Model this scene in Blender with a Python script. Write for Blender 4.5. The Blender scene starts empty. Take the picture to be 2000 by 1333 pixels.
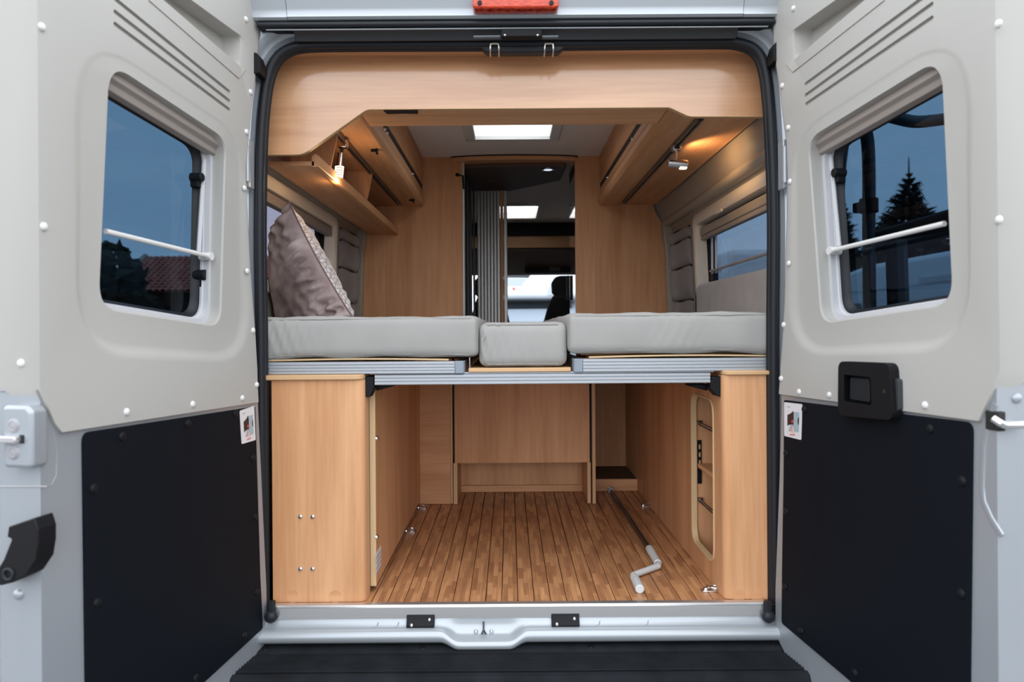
import bpy, bmesh, math, random
from mathutils import Vector, Matrix, noise
random.seed(7)
C = bpy.context.scene.collection
sc = bpy.context.scene
# ------------------------------------------------------------------ camera, sky, exposure
F, DIST, CAMZ, VPX, VPY, ROLL = 1444.0, 2.25, 0.834, 994.0, 645.0, math.radians(0.40)
cam = bpy.data.cameras.new('camera'); co = bpy.data.objects.new('camera', cam); C.objects.link(co)
cam.sensor_width = 36; cam.lens = 36*F/2000
cam.shift_x = (1000-VPX)/2000; cam.shift_y = -(666.5-VPY)/2000
cr, sr = math.cos(ROLL), math.sin(ROLL)
co.matrix_world = Matrix(((cr, sr, 0, 0), (0, 0, -1, -DIST), (-sr, cr, 0, CAMZ), (0, 0, 0, 1)))
cam.dof.use_dof = True; cam.dof.focus_distance = 2.75; cam.dof.aperture_fstop = 3.2
cam.clip_start = 0.05; cam.clip_end = 500
sc.camera = co
sc.view_settings.view_transform = 'Standard'; sc.view_settings.look = 'None'
sc.view_settings.gamma = 1.0; sc.view_settings.use_curve_mapping = False
sc.view_settings.exposure = 0.0
W = bpy.data.worlds.new('overcast'); sc.world = W; W.use_nodes = True
nt = W.node_tree; nt.nodes.clear()
def N(t, k, **kw):
    n = t.nodes.new(k)
    for a, b in kw.items(): setattr(n, a, b)
    return n
tc = N(nt, 'ShaderNodeTexCoord'); sp = N(nt, 'ShaderNodeSeparateXYZ'); rp = N(nt, 'ShaderNodeValToRGB')
nz = N(nt, 'ShaderNodeTexNoise'); nz.inputs['Scale'].default_value = 3.0; nz.inputs['Detail'].default_value = 5
mp = N(nt, 'ShaderNodeMapping'); mp.inputs['Scale'].default_value = (1, 1, 3.5)
mx = N(nt, 'ShaderNodeMix', data_type='RGBA', blend_type='MULTIPLY'); mx.inputs[0].default_value = 1.0
r2 = N(nt, 'ShaderNodeValToRGB')
bg = N(nt, 'ShaderNodeBackground'); ow = N(nt, 'ShaderNodeOutputWorld')
e = rp.color_ramp.elements
e[0].position = 0.0; e[0].color = (0.30, 0.31, 0.32, 1); e[1].position = 1.0; e[1].color = (1.0, 1.04, 1.09, 1)
x = rp.color_ramp.elements.new(0.02); x.color = (0.95, 0.98, 1.02, 1)
x = rp.color_ramp.elements.new(0.25); x.color = (0.92, 0.96, 1.01, 1)
x = rp.color_ramp.elements.new(0.55); x.color = (0.92, 0.96, 1.01, 1)
e = r2.color_ramp.elements; e[0].position = 0.3; e[0].color = (0.84, 0.86, 0.89, 1); e[1].position = 0.7; e[1].color = (1.06, 1.05, 1.03, 1)
L = nt.links.new
L(tc.outputs['Generated'], sp.inputs[0]); L(sp.outputs['Z'], rp.inputs[0])
L(tc.outputs['Generated'], mp.inputs[0]); L(mp.outputs[0], nz.inputs[0]); L(nz.outputs[0], r2.inputs[0])
L(rp.outputs[0], mx.inputs[6]); L(r2.outputs[0], mx.inputs[7]); L(mx.outputs[2], bg.inputs[0]); L(bg.outputs[0], ow.inputs[0])
bg.inputs[1].default_value = 3.25
sc.cycles.diffuse_bounces = 12; sc.cycles.max_bounces = 20; sc.cycles.transparent_max_bounces = 24

# ------------------------------------------------------------------ measuring helpers (a photo point at a real depth)
def un(px, py):
    a, b = px-VPX, -(py-VPY)
    return a*cr + b*sr, -a*sr + b*cr
def at(px, py, Y):
    a, b = un(px, py); Z = DIST+Y
    return (a/F*Z, Y, CAMZ + b/F*Z)
def on_x(px, py, X):
    a, b = un(px, py); Z = X*F/a
    return (X, Z-DIST, CAMZ + b/F*Z)
def on_z(px, py, z=0.0):
    a, b = un(px, py); Z = (z-CAMZ)*F/b
    return (a/F*Z, Z-DIST, z)

# ------------------------------------------------------------------ materials
def lin(r, g, b):
    f = lambda c: c/12.92 if c <= .04045 else ((c+.055)/1.055)**2.4
    return (f(r/255), f(g/255), f(b/255), 1)
def mat(name, col, rough=.5, metal=0., spec=.5, bump=None, var=0., vscale=4., coat=0., sheen=0.):
    m = bpy.data.materials.new(name); m.use_nodes = True; t = m.node_tree; b = t.nodes['Principled BSDF']
    b.inputs['Base Color'].default_value = col; b.inputs['Roughness'].default_value = rough
    b.inputs['Metallic'].default_value = metal; b.inputs['Specular IOR Level'].default_value = spec
    if coat: b.inputs['Coat Weight'].default_value = coat; b.inputs['Coat Roughness'].default_value = .15
    if sheen: b.inputs['Sheen Weight'].default_value = sheen; b.inputs['Sheen Roughness'].default_value = .4
    if bump or var:
        tc = N(t, 'ShaderNodeTexCoord'); n = N(t, 'ShaderNodeTexNoise'); n.inputs['Detail'].default_value = 4
        n.inputs['Scale'].default_value = bump[0] if bump else vscale; t.links.new(tc.outputs['Object'], n.inputs[0])
        if bump:
            u = N(t, 'ShaderNodeBump'); u.inputs['Strength'].default_value = bump[1]; u.inputs['Distance'].default_value = bump[2]
            t.links.new(n.outputs[0], u.inputs['Height']); t.links.new(u.outputs[0], b.inputs['Normal'])
        if var:
            n2 = N(t, 'ShaderNodeTexNoise'); n2.inputs['Scale'].default_value = vscale; n2.inputs['Detail'].default_value = 6
            t.links.new(tc.outputs['Object'], n2.inputs[0])
            r = N(t, 'ShaderNodeValToRGB'); r.color_ramp.elements[0].position = .3; r.color_ramp.elements[1].position = .7
            r.color_ramp.elements[0].color = tuple(c*(1-var) for c in col[:3])+(1,); r.color_ramp.elements[1].color = tuple(min(1, c*(1+var)) for c in col[:3])+(1,)
            t.links.new(n2.outputs[0], r.inputs[0]); t.links.new(r.outputs[0], b.inputs['Base Color'])
    return m
def wood(name, axis, c0, c1, rough=.5, spec=.3, coat=0.):
    """veneer whose grain runs along axis"""
    m = bpy.data.materials.new(name); m.use_nodes = True; t = m.node_tree; b = t.nodes['Principled BSDF']
    tc = N(t, 'ShaderNodeTexCoord'); mp = N(t, 'ShaderNodeMapping')
    sc_ = [9., 9., 9.]; sc_['xyz'.index(axis)] = .8
    mp.inputs['Scale'].default_value = sc_; t.links.new(tc.outputs['Object'], mp.inputs[0])
    n1 = N(t, 'ShaderNodeTexNoise'); n1.inputs['Scale'].default_value = 1.; n1.inputs['Detail'].default_value = 5; n1.inputs['Distortion'].default_value = .6
    mp2 = N(t, 'ShaderNodeMapping'); s2 = [90., 90., 90.]; s2['xyz'.index(axis)] = 5.; mp2.inputs['Scale'].default_value = s2
    t.links.new(tc.outputs['Object'], mp2.inputs[0])
    n2 = N(t, 'ShaderNodeTexNoise'); n2.inputs['Scale'].default_value = 1.; n2.inputs['Detail'].default_value = 3
    t.links.new(mp.outputs[0], n1.inputs[0]); t.links.new(mp2.outputs[0], n2.inputs[0])
    r = N(t, 'ShaderNodeValToRGB'); r.color_ramp.elements[0].position = .32; r.color_ramp.elements[1].position = .68
    r.color_ramp.elements[0].color = c0; r.color_ramp.elements[1].color = c1
    ad = N(t, 'ShaderNodeMath', operation='MULTIPLY_ADD'); ad.inputs[1].default_value = .35; 
    sb = N(t, 'ShaderNodeMath', operation='SUBTRACT'); sb.inputs[1].default_value = .175
    t.links.new(n2.outputs[0], ad.inputs[0]); t.links.new(n1.outputs[0], ad.inputs[2]); t.links.new(ad.outputs[0], sb.inputs[0]); t.links.new(sb.outputs[0], r.inputs[0])
    t.links.new(r.outputs[0], b.inputs['Base Color']); b.inputs['Roughness'].default_value = rough; b.inputs['Specular IOR Level'].default_value = spec
    b.inputs['Coat Weight'].default_value = coat; b.inputs['Coat Roughness'].default_value = .13; b.inputs['Coat IOR'].default_value = 1.72
    return m
W0, W1 = (.53, .255, .115, 1), (.71, .385, .20, 1)
M = {}
M['wood_v'] = wood('maple_vertical', 'z', W0, W1); M['wood_x'] = wood('maple_across', 'x', W0, W1); M['wood_y'] = wood('maple_lengthwise', 'y', W0, W1); M['wood_gloss'] = wood('lacquered_maple_across', 'x', W0, W1, coat=1.)
M['edge'] = mat('beech_edge_band', (.60, .37, .19, 1), .45)
M['edge_pale'] = mat('pale_plywood_edge', (.66, .46, .25, 1), .5)
M['beige'] = mat('grey_beige_trim_plastic', (.40, .39, .365, 1), .5, bump=(420, .12, .0015), spec=.4)
M['silver'] = mat('silver_body_paint', (.33, .355, .385, 1), .34, .35, coat=.2)
M['silver_dull'] = mat('silver_inner_door_paint', (.32, .315, .33, 1), .5, .25)
M['black_board'] = mat('black_board', (.0035, .0055, .009, 1), .65, spec=.12, bump=(300, .1, .001))
M['black'] = mat('black_plastic', (.006, .0065, .008, 1), .5, spec=.2, bump=(260, .1, .001))
M['step_black'] = mat('worn_black_step', (.012, .014, .017, 1), .75, spec=.12, var=.3, vscale=12)
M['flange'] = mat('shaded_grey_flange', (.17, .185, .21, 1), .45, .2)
M['rail'] = mat('grey_brown_rail', (.15, .13, .12, 1), .35, .6)
M['silver_lit'] = mat('silver_paint_lit', (.40, .43, .46, 1), .34, .35, coat=.2)  # same paint as the doors, lightened: brighter light put into the colour
M['rubber'] = mat('black_rubber', (.011, .013, .017, 1), .5, spec=.35)
M['dark_grey'] = mat('dark_grey_channel', (.035, .038, .043, 1), .45)
M['alu'] = mat('brushed_aluminium', (.42, .44, .47, 1), .4, .5)
M['alu_cap'] = mat('grey_blue_plastic', (.23, .27, .32, 1), .45)
M['chrome'] = mat('chrome', (.75, .75, .77, 1), .18, 1.)
M['bronze'] = mat('zinc_wire', (.60, .54, .47, 1), .3, .9)
M['frame_grey'] = mat('grey_window_frame', (.52, .52, .54, 1), .4)
M['blind'] = mat('brown_grey_cassette', (.33, .29, .265, 1), .5)
M['white'] = mat('white_plastic', (.78, .78, .77, 1), .4)
M['offwhite'] = mat('offwhite_pvc', (.66, .655, .64, 1), .45)
M['cream'] = mat('cream_frame', (.80, .71, .60, 1), .4)
M['lining'] = mat('beige_wall_lining', (.37, .32, .265, 1), .5)
M['ceil'] = mat('ceiling_felt', (.84, .78, .75, 1), .85, bump=(300, .3, .002))
M['grey_fabric'] = mat('taupe_grey_fabric', (.23, .20, .19, 1), .9, bump=(500, .3, .001), sheen=.3)
M['felt'] = mat('grey_upholstery', (.36, .33, .315, 1), .9, bump=(500, .3, .001), var=.10, vscale=9, sheen=.3)
M['mattress'] = mat('pale_grey_cotton', (.335, .325, .31, 1), .9, bump=(700, .25, .001), var=.05, vscale=7, sheen=.2)
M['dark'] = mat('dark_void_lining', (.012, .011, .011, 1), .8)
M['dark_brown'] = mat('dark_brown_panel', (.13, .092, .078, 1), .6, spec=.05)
M['tambour'] = mat('silver_grey_slat', (.60, .59, .58, 1), .4, .4)
M['mirror'] = mat('mirror', (.85, .86, .87, 1), .03, 1.)
M['asphalt'] = mat('grey_paving', (.12, .12, .12, 1), .9, bump=(60, .5, .01), var=.25, vscale=3)
M['seat'] = mat('black_seat_fabric', (.014, .013, .012, 1), .9)
M['grip'] = mat('pale_grey_grip', (.60, .62, .63, 1), .45)
M['rod'] = mat('dark_steel_rod', (.05, .048, .046, 1), .35, .6)
M['steel_strip'] = mat('stainless_sill', (.66, .66, .66, 1), .26, .8)
M['white_van'] = mat('white_van_paint', (.72, .74, .77, 1), .3, coat=.3)
M['van_glass'] = mat('dark_vehicle_glass', (.012, .016, .022, 1), .08)
M['louvre'] = mat('grey_louvre', (.40, .43, .45, 1), .4)
M['tyre'] = mat('tyre', (.015, .015, .015, 1), .8)
M['tile'] = mat('red_roof_tile', (.52, .14, .085, 1), .7, var=.25, vscale=2.2)
M['barn'] = mat('dark_brown_boards', (.03, .022, .018, 1), .8)
M['verge'] = mat('weathered_board', (.38, .30, .25, 1), .8)
M['needle'] = mat('dark_spruce_needles', (.012, .017, .012, 1), .9, var=.4, vscale=3)
M['leaf'] = mat('dark_leaves', (.018, .026, .014, 1), .9, var=.4, vscale=2)
M['bark'] = mat('bark', (.05, .035, .025, 1), .9)
M['label'] = mat('white_sticker', (.68, .66, .68, 1), .5)
M['red_print'] = mat('red_print', (.62, .07, .05, 1), .5)
M['pink_print'] = mat('pale_pink_print', (.75, .42, .38, 1), .5)
M['blue_print'] = mat('grey_blue_print', (.32, .42, .47, 1), .5)
M['maroon_print'] = mat('dark_maroon_print', (.035, .012, .012, 1), .5)
M['grey_print'] = mat('grey_print', (.38, .38, .40, 1), .5)
def red_lens():
    m = mat('red_lens', (.62, .03, .012, 1), .16, spec=.6); t = m.node_tree; b = t.nodes['Principled BSDF']
    tc = N(t, 'ShaderNodeTexCoord'); mp = N(t, 'ShaderNodeMapping'); mp.inputs['Scale'].default_value = (14, 10, 190)
    n = N(t, 'ShaderNodeTexNoise'); r = N(t, 'ShaderNodeValToRGB')
    r.color_ramp.elements[0].color = (.30, .010, .004, 1); r.color_ramp.elements[1].color = (.78, .085, .02, 1); r.color_ramp.elements[0].position = .35; r.color_ramp.elements[1].position = .7
    t.links.new(tc.outputs['Object'], mp.inputs[0]); t.links.new(mp.outputs[0], n.inputs[0]); t.links.new(n.outputs[0], r.inputs[0]); t.links.new(r.outputs[0], b.inputs['Base Color'])
    return m
M['lens'] = red_lens()
def plank_mat():
    m = bpy.data.materials.new('strip_parquet'); m.use_nodes = True; t = m.node_tree; b = t.nodes['Principled BSDF']
    tc = N(t, 'ShaderNodeTexCoord'); mp = N(t, 'ShaderNodeMapping'); mp.inputs['Rotation'].default_value = (0, 0, math.pi/2)
    oi = N(t, 'ShaderNodeObjectInfo'); ml = N(t, 'ShaderNodeMath', operation='MULTIPLY'); ml.inputs[1].default_value = 37.
    cx = N(t, 'ShaderNodeCombineXYZ'); va = N(t, 'ShaderNodeVectorMath', operation='ADD')
    t.links.new(oi.outputs['Random'], ml.inputs[0]); t.links.new(ml.outputs[0], cx.inputs['Y']); t.links.new(tc.outputs['Object'], va.inputs[0]); t.links.new(cx.outputs[0], va.inputs[1]); t.links.new(va.outputs[0], mp.inputs[0])
    br = N(t, 'ShaderNodeTexBrick'); br.offset = .37; br.inputs['Scale'].default_value = 1.; br.inputs['Brick Width'].default_value = .11; br.inputs['Row Height'].default_value = .0158
    br.inputs['Mortar Size'].default_value = .0002; br.inputs['Color1'].default_value = (.36, .155, .07, 1); br.inputs['Color2'].default_value = (.62, .31, .14, 1); br.inputs['Mortar'].default_value = (.2, .1, .05, 1)
    t.links.new(mp.outputs[0], br.inputs[0])
    nz = N(t, 'ShaderNodeTexNoise'); nz.inputs['Scale'].default_value = 1.; mp2 = N(t, 'ShaderNodeMapping'); mp2.inputs['Scale'].default_value = (160, 7, 1)
    t.links.new(va.outputs[0], mp2.inputs[0]); t.links.new(mp2.outputs[0], nz.inputs[0])
    mx = N(t, 'ShaderNodeMix', data_type='RGBA', blend_type='OVERLAY'); mx.inputs[0].default_value = .5
    t.links.new(br.outputs[0], mx.inputs[6]); t.links.new(nz.outputs[0], mx.inputs[7]); t.links.new(mx.outputs[2], b.inputs['Base Color'])
    b.inputs['Roughness'].default_value = .38
    return m
M['plank'] = plank_mat()
def glass(name, tint, refl=.07):
    m = bpy.data.materials.new(name); m.use_nodes = True; t = m.node_tree; t.nodes.clear()
    o = N(t, 'ShaderNodeOutputMaterial'); tr = N(t, 'ShaderNodeBsdfTransparent'); gl = N(t, 'ShaderNodeBsdfGlossy'); mi = N(t, 'ShaderNodeMixShader'); lw_ = N(t, 'ShaderNodeLayerWeight'); pw = N(t, 'ShaderNodeMath', operation='POWER'); fr = N(t, 'ShaderNodeMath', operation='MULTIPLY_ADD')
    tr.inputs[0].default_value = tint; gl.inputs[0].default_value = (.9, .95, 1, 1); gl.inputs['Roughness'].default_value = .02
    lw_.inputs[0].default_value = .5; pw.inputs[1].default_value = 5.; fr.inputs[1].default_value = .5; fr.inputs[2].default_value = .018
    t.links.new(lw_.outputs['Facing'], pw.inputs[0]); t.links.new(pw.outputs[0], fr.inputs[0])
    t.links.new(fr.outputs[0], mi.inputs[0]); t.links.new(tr.outputs[0], mi.inputs[1]); t.links.new(gl.outputs[0], mi.inputs[2]); t.links.new(mi.outputs[0], o.inputs[0])
    return m
M['tint'] = glass('tinted_acrylic', (.18, .252, .318, 1)); M['clear'] = glass('clear_glass', (.93, .95, .96, 1))
M['hazy'] = glass('hazy_grey_acrylic', (.36, .36, .41, 1)); M['side_tint'] = glass('side_window_acrylic', (.26, .32, .38, 1))
def translucent(name, col):
    m = bpy.data.materials.new(name); m.use_nodes = True; t = m.node_tree; t.nodes.clear()
    o = N(t, 'ShaderNodeOutputMaterial'); a = N(t, 'ShaderNodeBsdfTranslucent'); b = N(t, 'ShaderNodeBsdfTransparent'); mi = N(t, 'ShaderNodeMixShader'); mi.inputs[0].default_value = .6
    a.inputs[0].default_value = col; b.inputs[0].default_value = col
    t.links.new(a.outputs[0], mi.inputs[1]); t.links.new(b.outputs[0], mi.inputs[2]); t.links.new(mi.outputs[0], o.inputs[0])
    return m
M['dome'] = translucent('milky_dome', (.95, .96, .95, 1))
def emis(name, col, s):
    m = bpy.data.materials.new(name); m.use_nodes = True; b = m.node_tree.nodes['Principled BSDF']
    b.inputs['Emission Color'].default_value = col; b.inputs['Emission Strength'].default_value = s; b.inputs['Base Color'].default_value = (.8, .8, .8, 1)
    return m
M['bulb'] = emis('warm_lamp_glass', (1, .78, .55, 1), 1.5)
M['led'] = emis('cool_led', (.65, .8, 1, 1), 1.2)
def velvet(name, c0, c1, sc):
    m = mat(name, c0, .75, sheen=.35, bump=(25, .25, .01)); t = m.node_tree; b = t.nodes['Principled BSDF']
    tc = N(t, 'ShaderNodeTexCoord'); n = N(t, 'ShaderNodeTexNoise'); n.inputs['Scale'].default_value = sc; n.inputs['Detail'].default_value = 6; n.inputs['Distortion'].default_value = 1.
    r = N(t, 'ShaderNodeValToRGB'); r.color_ramp.elements[0].position = .35; r.color_ramp.elements[1].position = .68; r.color_ramp.elements[0].color = c0; r.color_ramp.elements[1].color = c1
    t.links.new(tc.outputs['Object'], n.inputs[0]); t.links.new(n.outputs[0], r.inputs[0]); t.links.new(r.outputs[0], b.inputs['Base Color'])
    b.inputs['Sheen Tint'].default_value = (.85, .75, .72, 1); b.inputs['Sheen Roughness'].default_value = .3
    return m
M['velvet'] = velvet('taupe_velvet', (.20, .14, .135, 1), (.46, .375, .36, 1), 7)
M['velvet_trim'] = mat('mauve_piping', (.17, .10, .10, 1), .7, sheen=.5)
def scale_print():
    m = mat('embossed_grey_velvet', (.5, .47, .47, 1), .6, sheen=.6); t = m.node_tree; b = t.nodes['Principled BSDF']
    tc = N(t, 'ShaderNodeTexCoord'); v = N(t, 'ShaderNodeTexVoronoi'); v.feature = 'DISTANCE_TO_EDGE'; v.inputs['Scale'].default_value = 55; v.inputs['Randomness'].default_value = .45
    r = N(t, 'ShaderNodeValToRGB'); r.color_ramp.elements[0].position = .02; r.color_ramp.elements[1].position = .18; r.color_ramp.elements[0].color = (.26, .23, .24, 1); r.color_ramp.elements[1].color = (.60, .57, .57, 1)
    u = N(t, 'ShaderNodeBump'); u.inputs['Strength'].default_value = .4; u.inputs['Distance'].default_value = .004
    t.links.new(tc.outputs['Object'], v.inputs[0]); t.links.new(v.outputs['Distance'], r.inputs[0]); t.links.new(r.outputs[0], b.inputs['Base Color']); t.links.new(v.outputs['Distance'], u.inputs['Height']); t.links.new(u.outputs[0], b.inputs['Normal'])
    return m
M['scales'] = scale_print()

# ------------------------------------------------------------------ mesh helpers
class B:
    def __init__(s): s.bm = bmesh.new()
    def v(s, p): return s.bm.verts.new(p)
    def f(s, vs):
        try: return s.bm.faces.new(vs)
        except ValueError: return None
    def box(s, x0, x1, y0, y1, z0, z1):
        p = [s.v((x, y, z)) for z in (z0, z1) for y in (y0, y1) for x in (x0, x1)]
        for q in ((0, 2, 3, 1), (4, 5, 7, 6), (0, 1, 5, 4), (2, 6, 7, 3), (0, 4, 6, 2), (1, 3, 7, 5)): s.f([p[i] for i in q])
        return s
    def loft(s, loops, closed=True, cap=True):
        R = [[s.v(p) for p in l] for l in loops]; n = len(R[0])
        for a, b in zip(R, R[1:]):
            for i in range(n if closed else n-1):
                j = (i+1) % n; s.f((a[i], a[j], b[j], b[i]))
        if cap and closed: s.f(list(reversed(R[0]))); s.f(R[-1])
        return R
    def prism(s, pts, axis, a, b):
        mk = {'x': lambda p, q: (q, p[0], p[1]), 'y': lambda p, q: (p[0], q, p[1]), 'z': lambda p, q: (p[0], p[1], q)}[axis]
        s.loft([[mk(p, a) for p in pts], [mk(p, b) for p in pts]]); return s
    def tube(s, path, r, n=10, closed=False, flat=1.0):
        P = [Vector(p) for p in path]; m = len(P); loops = []; up = None
        for i, p in enumerate(P):
            if closed: d = P[(i+1) % m]-P[i-1]
            else: d = P[min(i+1, m-1)]-P[max(i-1, 0)]
            d.normalize()
            if up is None:
                up = Vector((0, 0, 1)) if abs(d.z) < .9 else Vector((0, 1, 0))
            a = d.cross(up); a.normalize(); up = a.cross(d); up.normalize()
            rr = r[i] if isinstance(r, (list, tuple)) else r
            loops.append([p + a*(math.cos(k*2*math.pi/n)*rr) + up*(math.sin(k*2*math.pi/n)*rr*flat) for k in range(n)])
        if closed: loops.append(loops[0])
        s.loft(loops, cap=not closed); return s
    def cyl(s, p0, p1, r0, r1=None, n=20):
        p0, p1 = Vector(p0), Vector(p1); d = (p1-p0).normalized(); u = Vector((0, 0, 1)) if abs(d.z) < .9 else Vector((1, 0, 0))
        a = d.cross(u).normalized(); b = a.cross(d); r1 = r0 if r1 is None else r1
        s.loft([[p + a*(math.cos(k*2*math.pi/n)*r) + b*(math.sin(k*2*math.pi/n)*r) for k in range(n)] for p, r in ((p0, r0), (p1, r1))]); return s
    def dome(s, p, d, r, h, n=14):
        p, d = Vector(p), Vector(d).normalized(); u = Vector((0, 0, 1)) if abs(d.z) < .9 else Vector((1, 0, 0)); a = d.cross(u).normalized(); b = a.cross(d)
        s.loft([[p + d*(h*t) + a*(math.cos(k*2*math.pi/n)*r*q) + b*(math.sin(k*2*math.pi/n)*r*q) for k in range(n)] for t, q in ((0, 1), (.45, .93), (.8, .68), (1, .25))]); return s
    def ring(s, c, d, R, r, n=24, m=8):
        c, d = Vector(c), Vector(d).normalized(); u = Vector((0, 0, 1)) if abs(d.z) < .9 else Vector((1, 0, 0)); a = d.cross(u).normalized(); b = a.cross(d)
        s.tube([c + a*(math.cos(k*2*math.pi/n)*R) + b*(math.sin(k*2*math.pi/n)*R) for k in range(n)], r, m, closed=True); return s
    def fill(s, loops, y):
        """flat face at depth y from loops of (x, z): the first is the outline, the others are holes"""
        es = []
        out = []
        for l in loops:
            vs = [s.v((p[0], y, p[1])) for p in l]; out.append(vs)
            es += [s.bm.edges.new((vs[i], vs[(i+1) % len(vs)])) for i in range(len(vs))]
        bmesh.ops.triangle_fill(s.bm, use_beauty=True, edges=es); return out
    def plate(s, outer, holes, y0, y1, back=False):
        s.fill([outer]+holes, y0)
        for l in [outer]+holes: s.loft([[(p[0], y0, p[1]) for p in l], [(p[0], y1, p[1]) for p in l]], cap=False)
        if back: s.fill([outer]+holes, y1)
        return s
POS = {}
def link(o, parent):
    C.objects.link(o)
    if parent is not None: o.parent = parent
def finish(name, b, m, parent=None, bevel=0, seg=2, angle=35, Mx=None, origin=None, smooth=True):
    bm = b.bm if isinstance(b, B) else b
    bmesh.ops.remove_doubles(bm, verts=bm.verts, dist=1e-5)
    if Mx is not None: bm.transform(Mx)
    bmesh.ops.recalc_face_normals(bm, faces=bm.faces)
    if parent is not None: loc = POS[parent.name]
    elif origin is not None: loc = Vector(origin)
    else:
        xs = [v.co for v in bm.verts]; lo = [min(p[i] for p in xs) for i in range(3)]; hi = [max(p[i] for p in xs) for i in range(3)]
        loc = Vector(((lo[0]+hi[0])/2, (lo[1]+hi[1])/2, lo[2]))
    for v in bm.verts: v.co -= loc
    me = bpy.data.meshes.new(name); bm.to_mesh(me); bm.free()
    for x in (m if isinstance(m, list) else [m]): me.materials.append(M[x])
    if smooth:
        for p in me.polygons: p.use_smooth = True
        me.set_sharp_from_angle(angle=math.radians(angle))
    o = bpy.data.objects.new(name, me); link(o, parent)
    if parent is None: o.location = loc
    POS[o.name] = loc
    if bevel:
        k = o.modifiers.new('bevel', 'BEVEL'); k.width = bevel; k.segments = seg; k.limit_method = 'ANGLE'; k.angle_limit = math.radians(40); k.harden_normals = False
    return o
def tag(o, label=None, cat=None, group=None, kind=None):
    for k, x in (('label', label), ('category', cat), ('group', group), ('kind', kind)):
        if x: o[k] = x
    return o
def thing(name, loc, label, cat, group=None):
    o = bpy.data.objects.new(name, None); C.objects.link(o); o.location = loc; o.empty_display_size = .1
    POS[o.name] = Vector(loc); return tag(o, label, cat, group)
def struct(name, b, m, parent=None, **k):
    o = finish(name, b, m, parent, **k)
    if parent is None: o['kind'] = 'structure'
    return o
def dup(o, loc, label=None):
    d = o.copy(); C.objects.link(d); d.location = loc; POS[d.name] = Vector(loc)
    if label: d['label'] = label
    for ch in list(o.children):
        c = ch.copy(); C.objects.link(c); c.parent = d; POS[c.name] = POS[d.name]
        for g in ch.children:
            q = g.copy(); C.objects.link(q); q.parent = c
    return d
def rpoly(pts, r, n=6):
    """round the corners of a closed polygon; r one number or one per corner"""
    out = []; k = len(pts)
    for i, p in enumerate(pts):
        p = Vector(p[:2]); a = Vector(pts[i-1][:2])-p; b = Vector(pts[(i+1) % k][:2])-p; rr = r[i] if isinstance(r, (list, tuple)) else r
        if rr <= 0: out.append((p.x, p.y)); continue
        la, lb = a.length, b.length; a.normalize(); b.normalize(); h = a.angle(b)/2; t = min(rr/math.tan(h), .49*la, .49*lb)
        A, D = p+a*t, p+b*t
        for j in range(n+1):
            q = j/n; c = A*(1-q)**2 + p*(2*q*(1-q)) + D*q*q; out.append((c.x, c.y))
    return out
def smoothpath(pts, n=6, closed=False):
    P = [Vector(p) for p in pts]; out = []; m = len(P)
    for i in range(m if closed else m-1):
        g = (lambda j: P[j % m]) if closed else (lambda j: P[max(0, min(m-1, j))])
        a, b, c, d = g(i-1), g(i), g(i+1), g(i+2)
        for k in range(n):
            t = k/n; out.append(.5*((2*b)+(c-a)*t+(2*a-5*b+4*c-d)*t*t+(3*b-a-3*c+d)*t**3))
    if not closed: out.append(P[-1])
    return out
def fbm(p, s=1.): return noise.noise(Vector(p)*s)+.5*noise.noise(Vector(p)*s*2.1)

# ================================================================== SETTING: interior shell
YB = 2.0                                   # bulkhead
def wallpoly(sd, lo, hi):
    """inner wall profile piece between heights lo..hi, sd = -1 left, 1 right"""
    xi = (lambda X: -X+.07) if sd < 0 else (lambda X: X)
    prof = [(-.02, .955), (.7, .955), (1.05, .95), (1.395, .935)]
    def X(z):
        for (z0, x0), (z1, x1) in zip(prof, prof[1:]):
            if z <= z1: return x0+(x1-x0)*(z-z0)/(z1-z0)
        return prof[-1][1]
    zs = [lo]+[p[0] for p in prof if lo < p[0] < hi]+[hi]
    return [(xi(X(z)), z) for z in zs]+[(xi(1.03), hi), (xi(1.03), lo)]
for sd, nm in ((-1, 'wall_left'), (1, 'wall_right')):
    b = B()
    b.prism(wallpoly(sd, -.02, .98), 'y', .03, 5.6)
    b.prism(wallpoly(sd, .98, 1.395), 'y', .03, .33); b.prism(wallpoly(sd, .98, 1.395), 'y', 1.46, 5.6)
    xi = (lambda X: -X+.07) if sd < 0 else (lambda X: X)
    top = [(xi(.935), 1.395), (xi(.915), 1.42), (xi(.885), 1.45), (xi(.868), 1.5), (xi(.862), 1.55), (xi(.84), 1.72), (xi(.80), 1.83), (xi(.80), 1.9), (xi(1.03), 1.9), (xi(1.03), 1.395)]
    b.prism(top, 'y', .03, 5.6)
    w = struct(nm, b, 'lining')
    # rolled ledge that runs above the window
    b = B(); b.tube([(xi(.905), y, 1.437) for y in (.05, .6, 1.2, YB-.03)], .03, 14, flat=.8); finish('ledge_roll', b, 'lining', w)
    b = B(); b.prism([(xi(.958), .85), (xi(.905), .85), (xi(.892), 1.25), (xi(.872), 1.45), (xi(.936), 1.45)], 'y', YB-.055, YB-.021); finish('pillar_trim', b, 'lining', w, bevel=.012, seg=3)
H1 = (-.175, .225, .83, 1.53); H2 = (-.18, .25, 3.55, 4.2)  # near hatch lengthened behind the overhead board, unseen, to let in more light
b = B(); zc0, zc1 = 1.826, 1.90
xs = (-.82, .90)
b.box(xs[0], xs[1], .05, H1[2], zc0, zc1); b.box(xs[0], xs[1], H1[3], H2[2], zc0, zc1); b.box(xs[0], xs[1], H2[3], 5.65, zc0, zc1)
for h in (H1, H2): b.box(xs[0], h[0], h[2], h[3], zc0, zc1); b.box(h[1], xs[1], h[2], h[3], zc0, zc1)
ceil = struct('ceiling', b, 'ceil')
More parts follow.
